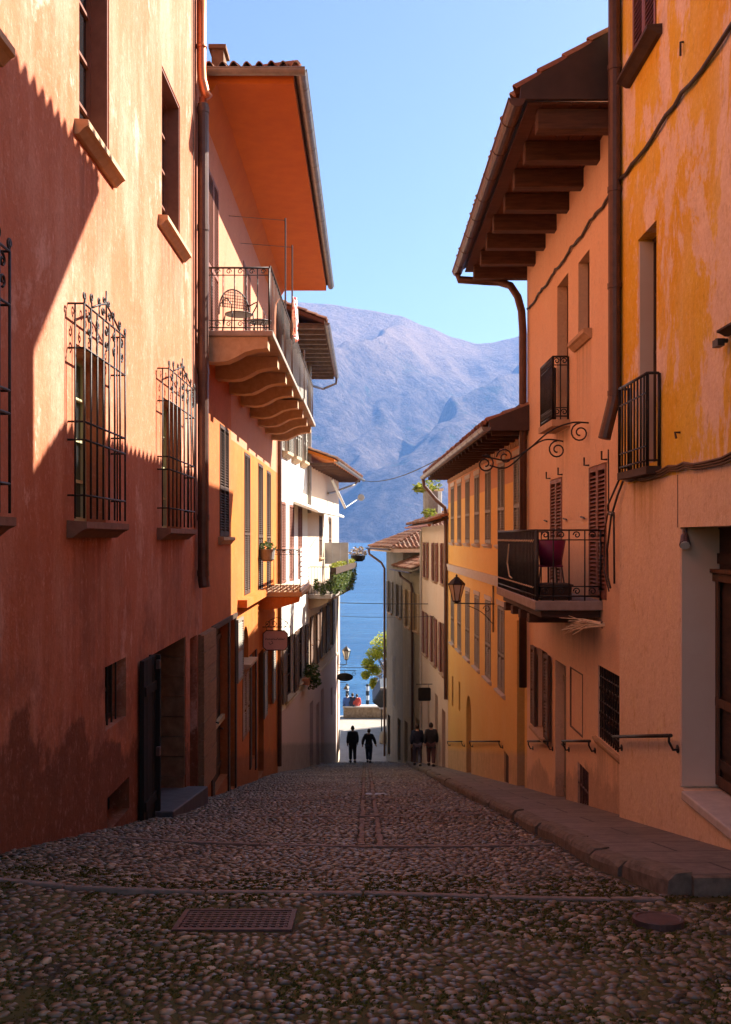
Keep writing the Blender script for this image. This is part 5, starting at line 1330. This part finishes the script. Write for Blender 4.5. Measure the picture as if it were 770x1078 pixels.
tag(mb.build('wall_cable', 'lead_cable', None, smooth=True), 'bundle of cables along the top edge of the salmon ground storey', 'cable')
mb = MB()
mb.tube([FR1.P(11.1, .04, .66), FR1.P(11.3, .05, .5), FR2.P(11.6, .15, .25), FR2.P(11.9, .12, -.15), FR2.P(11.95, .1, -.5), FR2.P(11.75, .12, -.62)], .014, 5)
mb.tube([FR1.P(11.2, .05, .7), FR2.P(11.75, .15, .40), FR2.P(11.85, .12, .32), FR1.P(11.36, .08, .30), FR1.P(11.33, .08, -.55)], .013, 5)
mb.tube([FR2.P(11.85, .12, 1.1), FR2.P(11.83, .12, .35), FR2.P(12.1, .10, .1), FR2.P(12.15, .10, -.4), FR2.P(11.7, .15, -.66)], .010, 5)
tag(mb.build('wall_cable', 'cable', None, smooth=True), 'loops of loose cable at the corner between ochre and salmon houses', 'cable')

def handrail(fr, a, b, label, h=.93):
    mb = MB(); z = lambda d: pav_z(d) + h
    mb.tube([fr.P(a, .09, z(a)), fr.P(b, .09, z(b))], .019, 8)
    for d in (a + .06, b - .06):
        mb.tube([fr.P(d, -.01, z(d) - .13), fr.P(d, .05, z(d) - .14), fr.P(d, .09, z(d) - .06), fr.P(d, .09, z(d))], .013, 6)
        mb.tube([fr.P(d, -.005, z(d) - .13), fr.P(d, .012, z(d) - .13)], .04, 10)
    tag(mb.build('handrail', 'iron', None, smooth=True), label, 'handrail')
handrail(FR1, 9.2, 11.35, 'iron handrail on the smooth salmon pillar beside the shop doorway', .98)
handrail(FR2, 12.95, 14.75, 'short iron handrail below the utility hatch of the salmon house')
handrail(FR2, 15.9, 17.9, 'short iron handrail beyond the narrow grey door of the salmon house')
handrail(FR3, 21.3, 26.5, 'long iron handrail along the yellow house wall')
handrail(FR3, 28.2, 32.3, 'far iron handrail past the arched door of the yellow house')

def lantern(x, y, z, s, label, arm, group='wall lanterns'):
    t = thing('wall_lantern', (x, y, z), label, 'lantern', group)
    mb = MB(); mb.lathe((x, y, z), [(.09 * s, 0), (.20 * s, .42 * s)], 6); mb.build('lamp_shade', 'lamp_glass', t)
    mb = MB()
    for k in range(6):
        a = 2 * PI * k / 6; mb.tube([(x + .092 * s * math.cos(a), y + .092 * s * math.sin(a), z), (x + .203 * s * math.cos(a), y + .203 * s * math.sin(a), z + .42 * s)], .013 * s, 4)
    mb.lathe((x, y, z), [(.05 * s, -.05 * s), (.10 * s, -.02 * s), (.10 * s, .005 * s)], 6)
    mb.lathe((x, y, z + .415 * s), [(.22 * s, 0), (.225 * s, .02 * s), (.12 * s, .13 * s), (.09 * s, .15 * s), (.07 * s, .18 * s), (.02 * s, .21 * s), (.03 * s, .235 * s), (.004 * s, .27 * s)], 6)
    mb.build('lamp_frame', 'iron', t)
    mb = MB()
    for pth, r in arm: mb.tube(pth, r, 6)
    mb.build('bracket', 'iron', t, smooth=True)
lx, ly, lz = 2.17, 22.6, -1.50
wx_ = FR3.P(22.6, 0, 0)[0]
cx = Cross(FR3, 22.6)
lantern(lx, ly, lz, .92, 'hexagonal glass lantern on a straight iron arm of the yellow house',
        [([(lx - .06, ly, lz - .06), (wx_, ly, lz - .08)], .016), ([(wx_ - .03, ly, lz + .35), (wx_ - .03, ly, lz - .75)], .018), ([cx.P(a, 0, z) for a, z in arc([(.04, lz - .55), (.3, lz - .28), (.62, lz - .12)])], .010), (spiral(cx, .18, 0, lz - .2, .09, 1.3, 0, 1), .009)])
px_ = F3.P(49.6, 0, 0)[0]
lantern(-1.0, 49.6, -6.35, 1.05, 'hexagonal glass lantern against the lake at the pink house corner',
        [([(px_, 49.6, -6.62), (-.95, 49.6, -6.62)], .018), ([(-1.0, 49.6, -6.62), (-1.0, 49.6, -6.38)], .02), ([(px_, 49.6, -6.9), (-1.25, 49.6, -6.7), (-1.05, 49.6, -6.64)], .012)])
t = thing('hanging_sign', (-1.2, 49.2, -7.4), 'dark oval sign hanging from a scrolled bracket at the street end', 'sign')
mb = MB(); cx = Cross(F3, 49.2); mb.plate(cx, [(.40 + .44 * math.cos(a), -7.22 + .21 * math.sin(a)) for a in [2 * PI * k / 24 for k in range(24)]], -.03, .03); mb.build('board', 'void', t)
mb = MB(); mb.tube([cx.P(-.02, 0, -6.88), cx.P(1.0, 0, -6.88)], .016); mb.tube(spiral(cx, .86, 0, -7.04, .13, 1.3, PI / 2, -1), .012, 5); mb.tube([cx.P(.4, 0, -6.88), cx.P(.4, 0, -7.03)], .01); mb.build('bracket', 'iron', t)
t = thing('wall_lamp', (-1.0, 49.8, -7.75), 'small bell shaped lamp below the oval sign at the street end', 'lamp')
mb = MB(); mb.lathe((-1.0, 49.8, -7.95), [(.16, 0), (.15, .04), (.06, .16), (.03, .2)], 12); mb.build('lamp_shade', 'iron', t)
mb = MB(); mb.tube([(px_, 49.8, -7.6), (-1.0, 49.8, -7.6), (-1.0, 49.8, -7.76)], .014, 6); mb.build('bracket', 'iron', t)

# ================================================================== PEOPLE
def skin_mesh(name, vs, ed, rad, mat, parent, sub=2, extra=None):
    me = bpy.data.meshes.new(name + '_cage'); me.from_pydata(vs, ed, []); me.update()
    ob = bpy.data.objects.new(name + '_cage', me); COL.objects.link(ob)
    m = ob.modifiers.new('skin', 'SKIN'); m.use_smooth_shade = True
    for i, sv in enumerate(me.skin_vertices[0].data):
        r = rad[i]; sv.radius = (r, r) if not isinstance(r, tuple) else r; sv.use_root = (i == 0)
    s = ob.modifiers.new('sub', 'SUBSURF'); s.levels = sub; s.render_levels = sub
    dg = bpy.context.evaluated_depsgraph_get(); dg.update()
    out = bpy.data.meshes.new_from_object(ob.evaluated_get(dg))
    bpy.data.objects.remove(ob); bpy.data.meshes.remove(me)
    if extra:
        bm = bmesh.new(); bm.from_mesh(out)
        for (v2, f2) in extra:
            nv = [bm.verts.new(p) for p in v2]
            for f in f2:
                try: bm.faces.new([nv[i] for i in f])
                except ValueError: pass
        bm.to_mesh(out); bm.free()
    out.polygons.foreach_set('use_smooth', [True] * len(out.polygons))
    out.materials.clear(); out.materials.append(M[mat]); out.name = name
    o = bpy.data.objects.new(name, out); COL.objects.link(o)
    if parent: o.parent = parent
    return o
def lerp(a, b, t): return tuple(x + (y - x) * t for x, y in zip(a, b))
def person(loc, yaw, H, label, top, legs, hair='hair_dark', stride=.18, swing=.16, seated=False, spread=.0, hood=False):
    t = thing('person', loc, label, 'person'); t.rotation_euler = (0, 0, yaw); k = H / 1.75; t.scale = (k, k, k)
    pel = (0, 0, .95); ch1 = (0, -.01, 1.12); ch2 = (0, -.015, 1.33); nb = (0, .0, 1.47); nk = (0, .015, 1.53)
    if seated:
        hipL, hipR = (-.09, .02, .93), (.09, .02, .93); knL, knR = (-.11, .42, .95), (.11, .44, .95); anL, anR = (-.11, .46, .52), (.11, .50, .52)
    else:
        hipL, hipR = (-.09, 0, .90), (.09, 0, .90)
        knL, knR = (-.095, stride * .55, .50), (.095, -stride * .25 + .06, .49)
        anL, anR = (-.09, stride * .9, .085), (.095, -stride * 1.1, .13)
    toL, toR = (anL[0] - .02, anL[1] + .16, anL[2] - .05), (anR[0] + .02, anR[1] + .15, anR[2] - .08)
    shL, shR = (-.18, 0, 1.41), (.18, 0, 1.41)
    elL, elR = (-.225 - spread, -swing * .5, 1.14), (.225 + spread, swing * .4, 1.14)
    wrL, wrR = (-.235 - spread * 1.3, -swing * .6 + .10, .90), (.235 + spread * 1.3, swing * 1.1 + .04, .91)
    hd = (0, .03, 1.63)
    vs = [pel, ch1, ch2, nb, nk, (0, .03, 1.59), hipL, knL, anL, toL, hipR, knR, anR, toR, shL, elL, wrL, shR, elR, wrR]
    ed = [(0, 1), (1, 2), (2, 3), (3, 4), (4, 5), (0, 6), (6, 7), (7, 8), (8, 9), (0, 10), (10, 11), (11, 12), (12, 13), (2, 14), (14, 15), (15, 16), (2, 17), (17, 18), (18, 19)]
    rad = [(.125, .10), (.115, .09), (.14, .095), .075, .055, .055, .085, .06, .038, .02, .085, .06, .038, .02, .06, .042, .03, .06, .042, .03]
    extra = []
    h = MB()                                                       # head with nose, ears, eyes' sockets
    n = 14; prof = []
    for i in range(11):
        a = -PI / 2 + PI * i / 10; prof.append(a)
    hv, hf = [], []
    for a in prof:
        for j in range(n):
            b = 2 * PI * j / n; rx = .076 * math.cos(a); ry = .098 * math.cos(a)
            z = .122 * math.sin(a); jaw = 1 - .22 * max(0, -math.sin(a))
            y = ry * math.sin(b) * (jaw if math.sin(b) < 0 else 1)
            if abs(a + .1) < .35 and abs(b - PI / 2) < .25: y += .022       # nose
            if abs(a - .12) < .2 and .3 < abs(b - PI / 2) < .7: y -= .008   # eyes
            hv.append((hd[0] + rx * math.cos(b) * jaw, hd[1] + y, hd[2] + z))
    for i in range(10):
        for j in range(n): hf.append((i * n + j, i * n + (j + 1) % n, (i + 1) * n + (j + 1) % n, (i + 1) * n + j))
    extra.append((hv, hf))
    for sx in (-1, 1):
        m = MB(); m.tube([(sx * .074, .02, 1.60), (sx * .088, .01, 1.63), (sx * .08, .015, 1.66)], [.008, .014, .01], 5); extra.append((m.v, m.f))
    for w_, e_, sx in ((wrL, elL, -1), (wrR, elR, 1)):             # palm, four fingers and a thumb, slightly curled
        dv = (Vector(w_) - Vector(e_)).normalized(); W_ = Vector(w_); sd = Vector((0, 1, 0)); sd = (sd - dv * sd.dot(dv)).normalized(); inn = dv.cross(sd) * sx
        m = MB(); m.bar(W_ - dv * .02, W_ + dv * .085, .075, .028, sd); 
        for q, ln in ((-.028, .062), (-.009, .075), (.010, .072), (.028, .055)):
            p = W_ + dv * .08 + sd * q; m.tube([p, p + dv * ln * .5 + inn * .004, p + dv * ln + inn * .02], [.010, .009, .007], 5)
        p = W_ + dv * .025 + sd * .034; m.tube([p, p + sd * .03 + dv * .025, p + sd * .032 + dv * .06], [.012, .011, .008], 5)
        extra.append((m.v, m.f))
    body = skin_mesh('body', vs, ed, rad, 'skin', t, 2, extra)
    hem = lerp(pel, hipL, .5)
    jv = [(0, 0, .93), ch1, ch2, (0, -.005, 1.46), shL, elL, lerp(elL, wrL, .93), shR, elR, lerp(elR, wrR, .93), (0, -.005, .84) if not seated else (0, -.02, .90)]
    skin_mesh('jacket', jv, [(0, 1), (1, 2), (2, 3), (2, 4), (4, 5), (5, 6), (2, 7), (7, 8), (8, 9), (0, 10)], [(.195, .14), (.185, .135), (.20, .145), .10, .105, .085, .066, .105, .085, .066, (.20, .145)], top, t)
    skin_mesh('trousers', [(0, 0, .93), hipL, knL, lerp(knL, anL, .9), hipR, knR, lerp(knR, anR, .9)], [(0, 1), (1, 2), (2, 3), (0, 4), (4, 5), (5, 6)], [(.165, .13), .125, .09, .078, .125, .09, .078], legs, t)
    for a_, b_ in ((anL, toL), (anR, toR)):
        m = MB(); A_ = Vector(a_); B__ = Vector(b_); m.tube([A_ + Vector((0, -.05, -.045)), A_ + Vector((0, 0, -.03)), lerp(A_ + Vector((0, 0, -.04)), B__, .6), B__], [.055, .065, .058, .045], 8)
        m.v = [tuple(Vector(p) + Vector(loc)) for p in m.v]; m.build('shoe', 'shoe', t, smooth=True)
    m = MB(); hv2 = []
    for i in range(8):
        a = -.55 + (PI / 2 + .55) * i / 7
        for j in range(n):
            b = 2 * PI * j / n; q = 1.12; front = math.sin(b) > .25
            aa = max(a, .62) if front else a
            hv2.append((hd[0] + .078 * q * math.cos(aa) * math.cos(b), hd[1] - .006 + .10 * q * math.cos(aa) * math.sin(b), hd[2] + .128 * math.sin(aa) + .008))
    m.add([tuple(Vector(p) + Vector(loc)) for p in hv2], [(i * n + j, i * n + (j + 1) % n, (i + 1) * n + (j + 1) % n, (i + 1) * n + j) for i in range(7) for j in range(n)])
    m.build('hair', hair, t, smooth=True)
    return t
gp_ = lambda px, y, z: ((px - 385) / 1000 * y, y, z)
person(gp_(371.5, 46.2, road_z(46.2) + .02), R(6), 1.80, 'broad walker in a black jacket at the street end, arms hanging', 'cloth_black', 'cloth_black', stride=.12, swing=.1)
person(gp_(388.5, 46.3, road_z(46.3) + .02), R(-10), 1.66, 'slimmer walker in dark clothes at the street end, elbows held out', 'cloth_black', 'cloth_navy', stride=.16, swing=.14, spread=.07)
person(gp_(439.5, 35.6, pav_z(35.6)), R(4), 1.58, 'pedestrian on the pavement in a dark jacket and grey trousers', 'cloth_navy', 'denim', stride=.22)
person(gp_(454, 35.2, pav_z(35.2)), R(-4), 1.62, 'pedestrian on the pavement in a dark jacket and maroon trousers', 'cloth_black', 'cloth_maroon', stride=.2)
person((-1.22, 62.25, -11.93), R(8), 1.7, 'seated person in blue on the quay wall, leftmost of three', 'cloth_blue', 'denim', seated=True)
person((-.86, 62.25, -11.93), R(-12), 1.74, 'seated person in navy on the quay wall, between two others', 'cloth_navy', 'denim', seated=True)
person((-.56, 62.25, -11.93), R(10), 1.68, 'seated person in red on the quay wall, rightmost of three', 'cloth_red', 'denim', seated=True)

# ================================================================== AIR, LIGHT, CAMERA
hz = MB(); hz.box(WD, -5400, 5400, -70, 5600, -17.5, 1120)
T = NT('haze_air'); T.t.nodes.remove(T.b)
pv = T.n('ShaderNodeVolumePrincipled'); pv.inputs['Color'].default_value = (.24, .48, 1.0, 1); pv.inputs['Density'].default_value = 1.1e-4; pv.inputs['Anisotropy'].default_value = 0.1
T.link(pv.outputs[0], T.out.inputs['Volume']); M['haze'] = T.m
struct(hz.build('haze', 'haze', None), 'stuff')

SUN = Vector((1, .5, .93)).normalized()
el = math.asin(SUN.z); az = math.atan2(SUN.x, SUN.y)
sun = bpy.data.lights.new('sun', 'SUN'); sun.energy = 5.0; sun.angle = R(.5); sun.color = (1, .93, .82)
so_ = bpy.data.objects.new('sun', sun); COL.objects.link(so_); so_.rotation_euler = (-SUN).to_track_quat('-Z', 'Y').to_euler(); so_.location = (20, 10, 30)
wd = bpy.data.worlds.new('World'); scene.world = wd; wd.use_nodes = True
nt = wd.node_tree; sk = nt.nodes.new('ShaderNodeTexSky'); sk.sky_type = 'NISHITA'; sk.sun_disc = False
sk.sun_elevation = el; sk.sun_rotation = az; sk.air_density = 1.0; sk.dust_density = 1.5; sk.ozone_density = 1.2; sk.altitude = 200
bg = nt.nodes['Background']; nt.links.new(sk.outputs[0], bg.inputs['Color']); bg.inputs['Strength'].default_value = .052

cam = bpy.data.cameras.new('camera'); cam.sensor_fit = 'HORIZONTAL'; cam.sensor_width = 36; cam.lens = 36 * 1000 / 770
cam.shift_y = 27 / 770; cam.clip_start = .05; cam.clip_end = 20000
co_ = bpy.data.objects.new('camera', cam); COL.objects.link(co_); co_.location = (0, 0, 0); co_.rotation_euler = (R(90), 0, 0)
scene.camera = co_
scene.render.engine = 'CYCLES'
cy = scene.cycles
cy.max_bounces = 8; cy.diffuse_bounces = 5; cy.glossy_bounces = 3; cy.transmission_bounces = 2; cy.volume_bounces = 1
cy.caustics_reflective = False; cy.caustics_refractive = False; cy.sample_clamp_indirect = 6
cy.use_denoising = True
cy.use_adaptive_sampling = True; cy.adaptive_threshold = .015
vs_ = scene.view_settings; vs_.view_transform = 'Standard'; vs_.look = 'None'; vs_.exposure = 1.95; vs_.gamma = 1.0; vs_.use_curve_mapping = False
